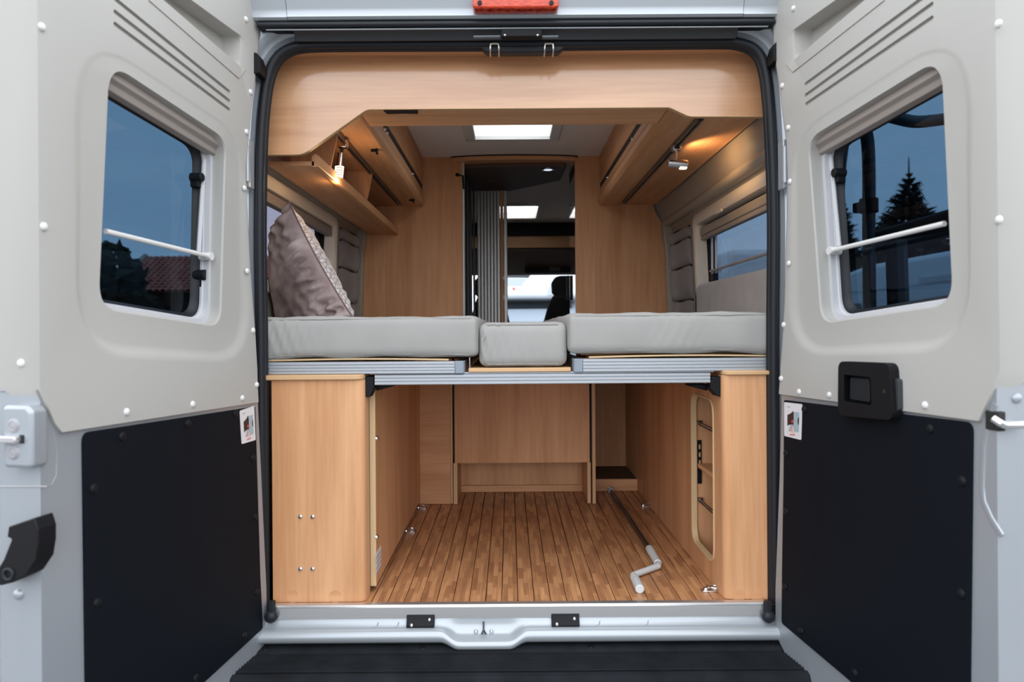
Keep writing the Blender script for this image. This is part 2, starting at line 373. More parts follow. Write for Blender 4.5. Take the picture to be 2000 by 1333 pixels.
for i, h in enumerate((H1, H2)):
    t = thing('roof_hatch', ((h[0]+h[1])/2, (h[2]+h[3])/2, zc0), ('milky roof hatch in the ceiling just behind the wooden overhead board', 'far roof hatch seen through the aisle doorway over the front of the van')[i], 'skylight')
    b = B(); o = .035
    b.box(h[0]-o, h[1]+o, h[2]-o, h[2]+.012, zc0-.02, zc0-.0005); b.box(h[0]-o, h[1]+o, h[3]-.012, h[3]+o, zc0-.02, zc0-.0005)
    b.box(h[0]-o, h[0]+.012, h[2]+.012, h[3]-.012, zc0-.02, zc0-.0005); b.box(h[1]-.012, h[1]+o, h[2]+.012, h[3]-.012, zc0-.02, zc0-.0005)
    finish('frame', b, 'offwhite' if i == 0 else 'ceil', t, bevel=.004)
    b = B(); b.box(h[0]+.002, h[1]-.002, h[2]+.002, h[3]-.002, zc0+.03, zc0+.036); finish('dome', b, 'dome', t)

# floor with single planks
b = B(); b.box(-.93, .95, .0, 5.6, -.05, -.0125); floor = struct('floor', b, 'dark')
pw = .0502; x0 = at(722, 1180, 0)[0]-pw*6
me0 = None
k = 0
xx = x0
while xx < .80:
    if me0 is None:
        b = B(); b.box(.0014-pw/2, pw/2-.0014, .006, 1.95, -.012, .0)
        o = finish('plank', b, 'plank', floor, bevel=.0012, seg=1); me0 = o
        base = Vector((0, 0, 0))
        o.location = (xx+pw/2, 0, 0)
    else:
        o = me0.copy(); C.objects.link(o); o.location = (xx+pw/2, 0, 0)
    xx += pw; k += 1

# ================================================================== VAN BODY (rear frame)
van = thing('van_body', (.03, -.05, -.35), 'silver van rear opening frame with black seal, sill and bumper step', 'van')
seal_px = [(521, 1186), (520, 1050), (519, 900), (518, 760), (517, 620), (515, 500), (515, 420), (516, 340), (518, 270), (523, 205), (531, 155), (543, 125), (563, 106), (600, 97), (700, 95), (850, 94.5), (1000, 94), (1200, 92), (1400, 90), (1440, 92), (1466, 101), (1480, 118), (1489, 150), (1495, 205), (1499, 270), (1502, 340), (1504, 420), (1504, 500), (1503, 620), (1503, 760), (1504, 900), (1505, 1050), (1506, 1179)]
seal = [Vector((at(a, c, 0)[0], at(a, c, 0)[2])) for a, c in seal_px]
seal = [Vector((p[0], p[1])) for p in smoothpath([(p.x, p.y, 0) for p in seal], 4)]
def off(line, d):
    out = []
    for i, p in enumerate(line):
        t = line[min(i+1, len(line)-1)]-line[max(i-1, 0)]; t.normalize(); out.append(p+Vector((-t.y, t.x))*d)
    return out
c1 = off(seal, .014)
b = B(); b.tube([(p.x, .0, p.y) for p in c1], .014, 12); finish('door_seal', b, 'rubber', van)
b = B(); c2 = off(seal, .008); b.tube([(p.x, .018, p.y) for p in c2], .012, 8); finish('seal_lip', b, 'rubber', van)
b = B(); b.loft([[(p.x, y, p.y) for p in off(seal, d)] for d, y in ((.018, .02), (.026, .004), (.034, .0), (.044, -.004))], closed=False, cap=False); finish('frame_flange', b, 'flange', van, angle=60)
prof = [(.044, -.004), (.048, -.006), (.056, -.012), (.064, -.03), (.075, -.034), (.19, -.034), (.21, -.02), (.21, .028), (.02, .028)]
b = B(); L_ = [[(p.x, y, p.y) for p in off(seal, d)] for d, y in prof]; b.loft(L_, closed=False, cap=False)
finish('door_frame', b, 'silver_lit', van, angle=60)
# header
def zx(px, py, Y): q = at(px, py, Y); return q[0], q[2]
b = B(); xa, xb = at(575, 70, -.04)[0], at(1440, 70, -.04)[0]
b.prism([(-.062, at(1000, 57, -.06)[2]), (-.045, at(1000, 64, -.045)[2]), (-.030, at(1000, 79, -.03)[2]), (-.01, at(1000, 79, -.01)[2]), (-.01, at(1000, 48, -.01)[2]), (-.062, at(1000, 52, -.062)[2])], 'x', xa, xb); finish('header_channel', b, 'dark_grey', van, bevel=.003)
b = B(); q0, q1 = at(500, 57.2, -.066), at(1512, 50, -.066); b.tube([(at(520, 55, -.066)[0], -.066, at(1000, 55.2, -.066)[2]), (at(1500, 55, -.066)[0], -.066, at(1000, 55.2, -.066)[2])], .0022, 8); finish('header_edge', b, 'silver_lit', van)
x0, x1 = at(506, 46, -.06)[0], at(1510, 46, -.06)[0]
b = B(); zz = at(1000, 45, -.072)[2]; b.tube([(x0, -.07, zz), (x1, -.07, zz)], .0085, 12); b.box(x0, x1, -.066, -.02, at(1000, 53, -.06)[2], at(1000, 33, -.06)[2]); finish('drip_seal', b, 'rubber', van)
# roof cap
zb = at(1000, 36, -.075)[2]
capprof = [(-.02, zb), (-.076, zb), (-.084, zb+.006), (-.082, zb+.014), (-.086, zb+.03), (-.102, zb+.07), (-.118, zb+.12), (-.10, zb+.17), (.05, zb+.215), (.045, zb+.185), (-.0, zb+.14), (-.02, zb+.09)]
xl, xr = at(563, 20, -.07)[0], at(1449, 20, -.07)[0]
b = B(); b.prism(capprof, 'x', xl, xr); finish('roof_cap', b, 'silver_lit', van)
for s_, xe in ((xl-.002, -.86), (xr+.002, .92)):
    b = B(); b.prism([(y+.003, z) for y, z in capprof], 'x', s_, xe); finish('roof_corner', b, 'silver_lit', van)
b = B(); b.box(-.86, .92, .06, .7, zb+.17, zb+.2); finish('roof_skin', b, 'silver', van)
# brake light
l0, l1 = at(923, 24, -.1), at(1091, -14, -.1)
lz0, lz1 = at(1000, 22, -.1)[2], at(1000, -16, -.1)[2]
bl = B(); bl.prism(rpoly([(l0[0], lz0), (l1[0], lz0), (l1[0]-.004, lz1), (l0[0]+.004, lz1)], [.012, .012, .02, .02]), 'y', -.122, -.06)
bl = finish('brake_light', bl, 'lens', van, bevel=.006, seg=3)
for px in (937, 1077):
    q = at(px, 6, -.122); b = B(); b.cyl((q[0], -.126, q[2]), (q[0], -.119, q[2]), .0065); finish('screw', b, 'dark', bl)
# latch plate, strips, hooks
q0, q1 = at(979, 76, -.05), at(1058, 60, -.05)
b = B(); b.box(q0[0], q1[0], -.068, -.04, q0[2], q1[2]); lp = finish('latch_plate', b, 'black', van, bevel=.002)
for px in (986, 1050):
    q = at(px, 68, -.07); b = B(); b.dome((q[0], -.068, q[2]), (0, -1, 0), .004, .003); finish('screw', b, 'chrome', lp)
for a, c in ((925, 977), (1059, 1090)):
    q, p = at(a, 73, -.05), at(c, 72.5, -.05); b = B(); b.box(q[0], p[0], -.06, -.045, q[2]-.0009, q[2]+.0009); finish('metal_strip', b, 'alu_cap', van)
for px in (966, 1072):
    q = at(px, 93, -.02); b = B(); z0, z1 = at(px, 101, -.02)[2], at(px, 87, -.02)[2]
    b.tube(smoothpath([(q[0]-.013, .01, z0-.003), (q[0]-.013, -.022, z0), (q[0]-.012, -.026, z1-.003), (q[0]-.008, -.026, z1), (q[0]+.008, -.026, z1), (q[0]+.012, -.026, z1-.003), (q[0]+.013, -.022, z0), (q[0]+.013, .01, z0-.003)], 4), .0026, 8); finish('striker_hook', b, 'bronze', van)
qa, qb = at(938, 100, .0), at(1104, 100, .0); za = at(1020, 104, .0)[2]
b = B(); b.prism(rpoly([(qa[0], za+.02), (qa[0]+.02, za), (qb[0]-.02, za), (qb[0], za+.02)], [.0, .012, .012, 0]), 'y', -.008, .03); finish('seal_cover', b, 'rubber', van, bevel=.004)
# buffers and hinges on the jambs
for px, py, sgn in ((507, 130, -1), (1511, 108, 1)):
    q = at(px, py, -.05); b = B(); b.prism(rpoly([(q[0]-.011, q[2]-.03), (q[0]+.009, q[2]-.026), (q[0]+.011, q[2]+.0), (q[0]+.002, q[2]+.03), (q[0]-.009, q[2]+.034)] if sgn < 0 else [(q[0]+.011, q[2]-.03), (q[0]-.009, q[2]-.026), (q[0]-.011, q[2]+.0), (q[0]-.002, q[2]+.03), (q[0]+.009, q[2]+.034)], .004, 3), 'y', -.075, -.02); finish('rubber_buffer', b, 'black', van, bevel=.003)
for px, py, in ((487, 320), (1529, 322)):
    q = at(px, py, -.05); b = B(); b.box(q[0]-.008, q[0]+.008, -.075, -.03, q[2]-.075, q[2]+.07); b.cyl((q[0], -.07, q[2]-.06), (q[0], -.07, q[2]+.05), .009); finish('hinge', b, 'silver_lit', van, bevel=.003)
# sill
xs0, xs1 = at(527, 1190, -.01)[0], at(1500, 1190, -.01)[0]
zs = .002
b = B(); b.prism([(.012, zs-.004), (.012, zs+.002), (-.012, zs+.002), (-.018, zs-.003), (-.018, -.036), (-.012, -.036), (-.012, -.004)], 'x', xs0, xs1); finish('sill_trim', b, 'steel_strip', van, bevel=.0012)
for px, s_ in ((533, 1), (1497, -1)):
    q = at(px, 1205, -.03); b = B(); b.dome((q[0]-s_*.006, -.028, q[2]), (0, -1, 0), .02, .018); b.tube([(q[0]-s_*.004, -.028, q[2]+.045), (q[0]-s_*.004, -.028, q[2])], .012, 10); finish('seal_end', b, 'rubber', van)
# painted lip below the sill, with the lock dish in the middle
import bisect
nx = 160; xsL = [xs0-.035+(xs1-xs0+.07)*i/nx for i in range(nx+1)]
xc = at(945, 1220, -.05)[0]
def sm(t): t = max(0, min(1, t)); return t*t*(3-2*t)
rows = []
for X in xsL:
    d = abs(X-xc); t = 1-sm((d-.075)/.055)
    A = [(-.012, -.036), (-.016, -.046), (-.022, -.056), (-.032, -.0585), (-.044, -.060), (-.054, -.066), (-.058, -.078), (-.055, -.090), (-.046, -.098), (-.02, -.10)]
    D = [(-.012, -.036), (-.014, -.052), (-.017, -.074), (-.030, -.083), (-.052, -.086), (-.064, -.089), (-.070, -.099), (-.067, -.109), (-.056, -.115), (-.02, -.115)]
    rows.append([(X, a[0]+(c[0]-a[0])*t, a[1]+(c[1]-a[1])*t) for a, c in zip(A, D)])
b = B(); b.loft(rows, closed=False, cap=False); lip = finish('body_lip', b, 'silver_lit', van, angle=75)
b = B(); b.tube([(xc-.002, -.022, -.045), (xc-.002, -.026, -.068), (xc-.008, -.034, -.078)], .0025, 6); b.tube([(xc-.002, -.026, -.068), (xc+.006, -.034, -.078)], .0025, 6); finish('lock_striker', b, 'rod', lip)
for dx in (-.025, .022):
    b = B(); b.dome((xc+dx, -.026, -.073), (0, -1, .5), .006, .005); finish('bolt', b, 'chrome', lip)
for px in (735, 775, 1170, 1265):
    q = at(px, 1213, -.03); b = B(); b.tube([(q[0]+.004, -.017, -.047), (q[0], -.024, -.0575), (q[0]-.01, -.030, -.0585)], .0016, 6); finish('pressed_rib', b, 'silver_dull', lip)
for px, py in ((820, 1205), (1105, 1202)):
    q = at(px, py, -.04); hw = .042
    b = B(); b.prism([(-.012, -.024), (-.022, -.024), (-.026, -.036), (-.036, -.054), (-.030, -.060), (-.02, -.05)], 'x', q[0]-hw, q[0]+hw); lb = finish('latch_bracket', b, 'black', van, bevel=.002)
    for dx, z, y in ((-.026, -.049, -.0345), (.027, -.036, -.0275)):
        b = B(); b.dome((q[0]+dx, y, z), (0, -1, .5), .0055, .004); finish('bolt', b, 'chrome', lb)
# bumper
b = B(); bx0, bx1 = -.93, .99
b.prism([(-.01, -.108), (-.062, -.113), (-.068, -.118), (-.185, -.124), (-.192, -.120), (-.205, -.126), (-.212, -.145), (-.214, -.42), (-.19, -.5), (-.0, -.5)], 'x', bx0, bx1); bu = finish('bumper', b, 'step_black', van, bevel=.002)
b = B()
for i in range(7):
    y = -.092-.0135*i; b.prism([(y-.004, -.121-.0003*i), (y-.0025, -.1165-.0004*i), (y+.0025, -.1165-.0004*i), (y+.004, -.121-.0003*i)], 'x', bx0+.02, bx1-.02)
finish('tread_ribs', b, 'step_black', bu)
for px in (535, 830, 1150, 1497):
    q = on_z(px, 1247, -.112); b = B(); b.dome((q[0], -.05, -.112), (0, -.3, 1), .009, .004); finish('bolt', b, 'black', bu)

# ================================================================== REAR DOORS
ANG = math.radians(11)
class Door:
    def __init__(s, sd):
        s.sd = sd; s.H = Vector((-.742, -.06, 0)) if sd < 0 else Vector((.790, -.06, 0))
        s.u = Vector((sd*math.sin(ANG), -math.cos(ANG), 0)); s.n = Vector((-sd*math.cos(ANG), -math.sin(ANG), 0))
        u, n, H = s.u, s.n, s.H
        s.M = Matrix(((u.x, n.x, 0, H.x), (u.y, n.y, 0, H.y), (0, 0, 1, 0), (0, 0, 0, 1)))
    def p(s, px, py, w=0.):
        a, c = un(px, py); a /= F; u, n, H = s.u, s.n, s.H
        D0 = DIST+H.y; t = (a*(D0+n.y*w) - H.x - n.x*w)/(u.x - a*u.y); Z = D0+u.y*t+n.y*w
        return (t, CAMZ + c/F*Z)
    def e(s, px, py, t):
        """on the door's free end face (s = t): depth w and height"""
        a, c = un(px, py); a /= F; u, n, H = s.u, s.n, s.H
        D0 = DIST+H.y; w = (a*(D0+u.y*t)-H.x-u.x*t)/(n.x-a*n.y); Z = D0+u.y*t+n.y*w
        return (w, CAMZ + c/F*Z)
def build_door(sd, D_):
    d = Door(sd); P = lambda l, w=0.: [d.p(a, c, w) for a, c in l]
    t = thing('rear_door', tuple(d.H+d.u*.4-d.n*.05+Vector((0, 0, -.16))), D_['label'], 'door')
    fin = lambda n, b, m, par=t, **k: finish(n, b, m, par, Mx=d.M, **k)
    hinge = P(D_['hinge'])                                   # from bottom to top
    free = d.p(80, 1000)[0] if sd < 0 else d.p(1948, 1000)[0]; d.free = free-.008
    zt = 1.87
    top = [(hinge[-1][0]+.012, zt-.03), (hinge[-1][0]+.05, zt)]
    win = rpoly(P(D_['win']), D_['winr'], 8)
    ring = [rpoly(P(D_['ring']), .17, 8)]
    # shrink helpers towards the window
    def lerp(A, Bq, q): return [(a[0]+(c[0]-a[0])*q, a[1]+(c[1]-a[1])*q) for a, c in zip(A, Bq)]
    win_in = win
    shell_h = [(s_-.016, z) for s_, z in hinge[1:]]
    low = P(D_['shell_low'])
    shell = [(s_, z) for s_, z in low]+shell_h+[(top[0][0]-.018, top[0][1]+.012), (top[1][0], zt+.012), (free-.008, zt+.012), (free-.008, -.16)]
    wc = [(sum(p[0] for p in win)/len(win), sum(p[1] for p in win)/len(win))]*len(win)
    pocket = rpoly(P(D_['pocket']), [.018, .018, .018, .018], 5)
    b = B(); b.plate(shell, [lerp(ring[0], win, .1), pocket], -.008, -.052)
    b.bm.faces.ensure_lookup_table(); b.plate(shell, [lerp(win, wc, -.02)], -.0521, -.10, back=True)
    fin('door_shell', b, 'silver')
    # beige upper panel
    outer = hinge+top+[(free, zt)]+P(D_['notch'])
    vents = []
    for (a, c) in D_['vents']:
        A, E = Vector(d.p(*a)), Vector(d.p(*c)); dr = (E-A).normalized(); nn = Vector((-dr.y, dr.x)); hw = .0052
        vents.append(rpoly([tuple(A+nn*hw), tuple(E+nn*hw), tuple(E-nn*hw), tuple(A-nn*hw)], .005, 4))
    pocket = rpoly(P(D_['pocket']), [.018, .018, .018, .018], 5)
    b = B()
    b.fill([outer, ring[0], pocket]+vents, 0.)
    b.loft([[(p[0], 0., p[1]) for p in outer], [(p[0], -.012 if p[0] < free-.01 else -.092, p[1]) for p in outer]], cap=False)
    cl = ring[0]
    inner = lerp(ring[0], win, .33)
    steps = [(0., 0.), (.25, -.0015), (.5, -.006), (.75, -.0105), (1., -.012)]
    rz0, rz1 = min(p[1] for p in ring[0]), max(p[1] for p in ring[0])
    gd = [max(.12, min(1, (rz1-p[1])/(rz1-rz0)*1.9)) for p in ring[0]]
    loops = [[(p[0], y*g, p[1]) for p, g in zip(lerp(ring[0], inner, q), gd)] for q, y in steps]
    loops += [[(p[0], -.012*g, p[1]) for p, g in zip(lerp(inner, win, .94), gd)], [(p[0], -.012*g-.0035, p[1]) for p, g in zip(win, gd)], [(p[0], -.045, p[1]) for p in win]]
    b.loft(loops, cap=False)
    for v in vents:
        c = (sum(p[0] for p in v)/len(v), sum(p[1] for p in v)/len(v))
        b.loft([[(p[0], 0, p[1]) for p in v], [(p[0], -.007, p[1]) for p in v]], cap=False); b.fill([v], -.007)
    b.loft([[(p[0], 0, p[1]) for p in pocket], [(p[0], -.004, p[1]) for p in lerp(pocket, [(sum(q[0] for q in pocket)/len(pocket), sum(q[1] for q in pocket)/len(pocket))]*len(pocket), .05)], [(p[0], -.05, p[1]) for p in lerp(pocket, [(sum(q[0] for q in pocket)/len(pocket), sum(q[1] for q in pocket)/len(pocket))]*len(pocket), .12)]], cap=False)
    b.fill([lerp(pocket, [(sum(q[0] for q in pocket)/len(pocket), sum(q[1] for q in pocket)/len(pocket))]*len(pocket), .12)], -.05)
    up = fin('upper_panel', b, 'beige', angle=32)
    A, E, G = [d.p(*q) for q in D_['groove']]
    b = B(); b.tube([(q[0], .0, q[1]) for q in smoothpath([(A[0], A[1], 0), ((A[0]+E[0])/2, (A[1]+E[1])/2, 0), (E[0], E[1], 0), (G[0], G[1], 0)], 5)] if False else [(A[0], 0, A[1]), (E[0], 0, E[1]), (G[0], 0, G[1])], .0022, 6); fin('panel_seam', b, 'blind', up)
    for q in D_['pale_bolts']:
        s_, z = d.p(*q); b = B(); b.dome((s_, 0, z), (0, 1, 0), .0085, .006); fin('trim_clip', b, 'offwhite', up)
    # black lower panel
    bp = P(D_['black'])
    b = B(); b.plate(rpoly(bp, D_['blackr'], 5), [], -.002, -.009); lowp = fin('lower_panel', b, 'black_board', bevel=.001)
    for q in D_['black_bolts']:
        s_, z = d.p(*q); b = B(); b.dome((s_, -.002, z), (0, 1, 0), .0105, .006); fin('trim_clip', b, 'black', lowp)
    # window: frame, seal, pane, cassette, rod, stay
    big = lerp(win, [(sum(p[0] for p in win)/len(win), sum(p[1] for p in win)/len(win))]*len(win), -.012); cen = [(sum(p[0] for p in win)/len(win), sum(p[1] for p in win)/len(win))]*len(win)
    i1, i2, i3 = lerp(win, cen, .05), lerp(win, cen, .10), lerp(win, cen, .15)
    b = B(); b.loft([[(p[0], y, p[1]) for p in l] for l, y in ((big, -.043), (i1, -.043), (i1, -.058), (lerp(win, cen, .07), -.06), (lerp(win, cen, .07), -.072), (big, -.072))], cap=False); wf = fin('window_frame', b, 'frame_grey')
    b = B(); b.loft([[(p[0], y, p[1]) for p in l] for l, y in ((lerp(win, cen, .05), -.066), (lerp(win, cen, .075), -.066), (lerp(win, cen, .085), -.076), (lerp(win, cen, .10), -.080), (lerp(win, cen, .115), -.0885), (big, -.0885))], cap=False); fin('window_seal', b, 'rubber', wf)
    b = B(); b.plate(lerp(win, cen, .005), [], -.090, -.0945, back=True); fin('pane', b, 'tint', wf)
    tl, tr, br, bl_ = P(D_['win'], -.05)
    h0 = .036
    def edge(q, dz, w): a = (tl[0]+(tr[0]-tl[0])*q, tl[1]+(tr[1]-tl[1])*q); return (a[0], w, a[1]-dz)
    sA, zA = tl; sB, zB = tr
    b = B(); A0 = d.p(*D_['win'][0]); B0 = d.p(*D_['win'][1])
    b.loft([[(s_, -.020, z+.01), (s_, -.018, z-.018), (s_, -.030, z-.026), (s_, -.034, z-.040), (s_, -.052, z-.044), (s_, -.060, z-.036), (s_, -.062, z+.01)] for s_, z in ((A0[0]+.004*(1 if A0[0] < B0[0] else -1), A0[1]), (B0[0], B0[1]))]); fin('blind_cassette', b, 'blind', wf, bevel=.002)
    pa, pb = d.p(*D_['rod'][0], -.035), d.p(*D_['rod'][1], -.035)
    b = B(); b.tube([(pa[0], -.035, pa[1]), (pb[0], -.035, pb[1])], .006, 10); b.cyl((pb[0], -.06, pb[1]), (pb[0], -.026, pb[1]), .011); fin('blind_rod', b, 'offwhite', wf)
    pa, pb = d.p(*D_['stay'][0], -.062), d.p(*D_['stay'][1], -.056)
    b = B(); b.tube([(pa[0], -.062, pa[1]), (pb[0], -.056, pb[1])], .0062, 8); sa = fin('stay_arm', b, 'frame_grey', wf)
    for q, r in ((D_['knob'], .014), (D_['latch'], .018)):
        pk = d.p(*q, -.07); b = B(); b.cyl((pk[0], -.084, pk[1]), (pk[0], -.050, pk[1]), r, r*.85, 12)
        b.box(pk[0]-r*.5, pk[0]+r*.5, -.084, -.06, pk[1]-r*1.9, pk[1]+r*.4); fin('window_latch', b, 'black', wf, bevel=.002)
    # warning sticker
    st = P(D_['sticker']); b = B(); b.plate(rpoly(st, .004, 3), [], -.0008, -.002); sk = fin('sticker', b, 'label')
    def quad(pts, m, nm, y):
        a, c, e_, g = st
        Q = []
        for uu, vv in pts:
            tp = (a[0]+(c[0]-a[0])*uu, a[1]+(c[1]-a[1])*uu); bt = (g[0]+(e_[0]-g[0])*uu, g[1]+(e_[1]-g[1])*uu); Q.append((tp[0]+(bt[0]-tp[0])*vv, tp[1]+(bt[1]-tp[1])*vv))
        b = B(); b.plate(Q, [], y, -.001); fin(nm, b, m, sk, smooth=False)
    quad([(.52, .24), (.86, .24), (.86, .80), (.60, .82), (.52, .6)], 'blue_print', 'print_sky', -.0005)
    quad([(.20, .36), (.40, .30), (.52, .22), (.56, .30), (.56, .62), (.30, .64), (.20, .68)], 'maroon_print', 'print_van', -.0004)
    quad([(.86, .36), (.80, .42), (.78, .50), (.81, .58), (.86, .60)], 'maroon_print', 'print_wheel', -.0004)
    quad([(.26, .82), (.40, .62), (.54, .62), (.52, .80), (.44, .84)], 'grey_print', 'print_awning', -.0003)
    quad([(.42, .85), (.52, .66), (.62, .84)], 'pink_print', 'print_triangle', -.0002)
    quad([(.44, .50), (.54, .48), (.54, .56), (.44, .57)], 'red_print', 'print_red', -.0002)
    for i in range(6): quad([(.36+.05*i, .905-.004*i), (.40+.05*i, .90-.004*i), (.40+.05*i, .93-.004*i), (.36+.05*i, .935-.004*i)], 'red_print', 'print_letter', -.0002)
    for i in range(3): quad([(.18+.06*i, .11), (.225+.06*i, .11), (.225+.06*i, .14), (.18+.06*i, .14)], 'grey_print', 'print_letter', -.0002)
    D_['extra'](d, t, fin)
    return d, t
def extra_left(d, t, fin):
    free = d.free; fh = free+.03
    e = lambda a, c, q=free+.028: d.e(a, c, q)
    Mx = d.M
    # lock housing on the free end
    w0, z1 = e(6, 792); w1, z0 = e(64, 916)
    b = B(); b.prism(rpoly([(w0, z0), (w1, z0), (w1, z1-.012), (w1-.012, z1), (w0, z1)], .01, 4), 'x', free-.01, fh); lk = fin('lock_housing', b, 'silver', bevel=.007, seg=3)
    for py in (832, 884):
        w, z = e(28, py); b = B(); b.dome((fh, w, z), (1, 0, 0), .014, .003); b.ring((fh+.002, w, z), (1, 0, 0), .009, .0015); fin('screw', b, 'silver_dull', lk)
    wa, za = e(44, 858); wb, zb = e(-20, 860)
    b = B(); b.box(fh, fh+.016, min(wa, wb), max(wa, wb), za-.006, za+.006); fin('lock_bolt', b, 'steel_strip', lk, bevel=.002)
    b = B(); b.box(fh-.0005, fh+.0015, wa-.004, wa+.006, za-.008, za+.008); fin('slot', b, 'dark', lk)
    s_, z = d.p(79, 850, 0); b = B(); b.cyl((s_+.002, -.012, z), (s_+.002, -.0055, z), .006); fin('hole', b, 'dark', lk)
    # plate border around the lock
    b = B(); pts = [d.p(78, 762), d.p(112, 845), d.p(119, 880), d.p(117, 930), d.p(108, 948), d.p(92, 951)]
    b.tube([(q[0], -.0085, q[1]) for q in pts], .0016, 6); fin('pressed_edge', b, 'silver_dull', None or t)
    w, z = e(92, 951, free); w2, z2 = e(0, 951, free); b = B(); b.tube([(free+.0, w, z), (free+.0, w2, z2)], .0018, 6); w, z = e(80, 762, free); w2, z2 = e(0, 764, free); b.tube([(free, w, z), (free, w2, z2)], .0022, 6); fin('pressed_edge', b, 'silver_dull')
    # black door check lever
    pts = [(34, 1024), (84, 1007), (91, 1030), (91, 1058), (86, 1090), (66, 1120), (42, 1132), (18, 1138), (7, 1126), (9, 1112), (24, 1088), (40, 1048), (31, 1044)]
    Q = [e(a, c, free+.018) for a, c in pts]
    b = B(); b.prism(rpoly(Q, .003, 3), 'x', free-.006, free+.038); lv = fin('check_lever', b, 'black', bevel=.004, seg=3)
    w, z = e(17, 1122, free+.038); b = B(); b.ring((free+.039, w, z), (1, 0, 0), .010, .003); fin('pivot', b, 'rubber', lv)
    w, z = e(37, 1161, free); b = B(); b.dome((free, w, z), (1, 0, 0), .011, .008); fin('bolt', b, 'silver')
    w, z = e(40, 710, free+.01); b = B(); b.dome((free+.008, w, z), (1, 0, 0), .008, .006); fin('trim_clip', b, 'offwhite')
def extra_right(d, t, fin):
    free = d.free
    w0 = .024
    c = [d.p(a, q, w0) for a, q in ((1637, 706), (1737, 710), (1744, 822), (1636, 812))]
    hole = [d.p(a, q, w0) for a, q in ((1648, 732), (1700, 737), (1702, 792), (1649, 784))]
    hl = rpoly(hole, .006, 4); b = B(); b.plate(rpoly(c, .022, 6), [hl], w0, -.002); b.fill([hl], .004); b.loft([[(p[0], w0, p[1]) for p in hl], [(p[0], .004, p[1]) for p in hl]], cap=False)
    h = fin('inner_handle', b, 'black', bevel=.006, seg=3)
    pd = [d.p(a, q, w0-.01) for a, q in ((1662, 738), (1699, 741), (1700, 786), (1661, 780))]
    b = B(); b.plate(rpoly(pd, .004, 3), [], w0-.008, .0045); fin('paddle', b, 'rubber', h, bevel=.004, seg=3)
    q = d.p(1727, 765, w0); b = B(); b.cyl((q[0], w0-.002, q[1]), (q[0], w0+.0008, q[1]), .005); fin('keyhole', b, 'dark', h)
    c = [d.p(a, q, .012) for a, q in ((1738, 736), (1754, 742), (1755, 800), (1742, 812))]
    b = B(); b.plate(rpoly(c, .006, 3), [], .012, -.002); fin('handle_base', b, 'dark_grey', h, bevel=.003)
    # latch on the free end
    s_, z = d.p(1938, 824, 0); b = B(); b.box(s_-.022, s_+.012, -.02, -.004, z-.018, z+.02); lt = fin('latch_mouth', b, 'dark', bevel=.003)
    w, zz = d.e(1962, 831, free+.016); b = B(); b.tube([(free+.002, w+.012, zz+.012), (free+.014, w+.006, zz+.003), (free+.016, w, zz), (free+.016, w-.045, zz-.001)], .0075, 10); fin('latch_tongue', b, 'steel_strip', lt)
    pts = [(1937, 790), (1922, 830), (1914, 870), (1911, 950), (1914, 980), (1928, 1012), (1950, 1048)]
    b = B(); Q = [d.p(a, q) for a, q in pts]; b.tube([(q[0], -.0085, q[1]) for q in Q], .007, 8, flat=.5); fin('pressed_edge', b, 'silver')
    w, z = d.e(1985, 778, free); b = B(); b.dome((free, w, z), (1, 0, 0), .011, .007); fin('bolt', b, 'silver')
    w, z = d.e(1965, 640, free+.01); 
LEFT = dict(label='left rear door swung open, no inner handle, window showing a red roof', extra=extra_left,
    hinge=[(505, 786), (502, 720), (498, 650), (492, 570), (485, 480), (481, 400), (480, 330), (484, 270), (490, 215), (497, 160), (503, 110), (506, 60)],
    notch=[(78, 757), (108, 828), (122, 845)], shell_low=[(400, 1380), (473, 1333), (512, 1284), (522, 1256), (526, 1215), (525, 1150), (520, 1040), (515, 930), (509, 800)],
    win=[(220, 126), (444, 274), (438, 637), (205, 600)], winr=[.05, .06, .055, .055], ring=[(138, 40), (476, 262), (497, 712), (148, 700)],
    vents=[((222, 45), (450, 216)), ((222, 21), (450, 199)), ((222, -4), (450, 181))], pocket=[(300, -54), (476, 74), (473, 133), (300, -17)], groove=[(290, 0), (466, 153), (478, 136)],
    pale_bolts=[(247, 805), (376, 790), (473, 778), (501, 752), (85, 443), (81, 53), (480, 38), (489, 180), (481, 258), (477, 368), (482, 530), (494, 646)],
    black=[(165, 846), (500, 795), (504, 930), (510, 1130), (515, 1228), (395, 1339), (174, 1560)], blackr=[.02, .004, 0, 0, .01, .01, .01],
    black_bolts=[(240, 853), (368, 828), (461, 808), (184, 955), (191, 1178), (495, 895), (500, 1010), (503, 1157), (478, 1242), (384, 1325)],
    rod=[(206, 452), (408, 501)], stay=[(399, 312), (388, 492)], knob=(383, 347), latch=(391, 538), sticker=[(469, 803), (497, 793), (500, 860), (473, 868)])
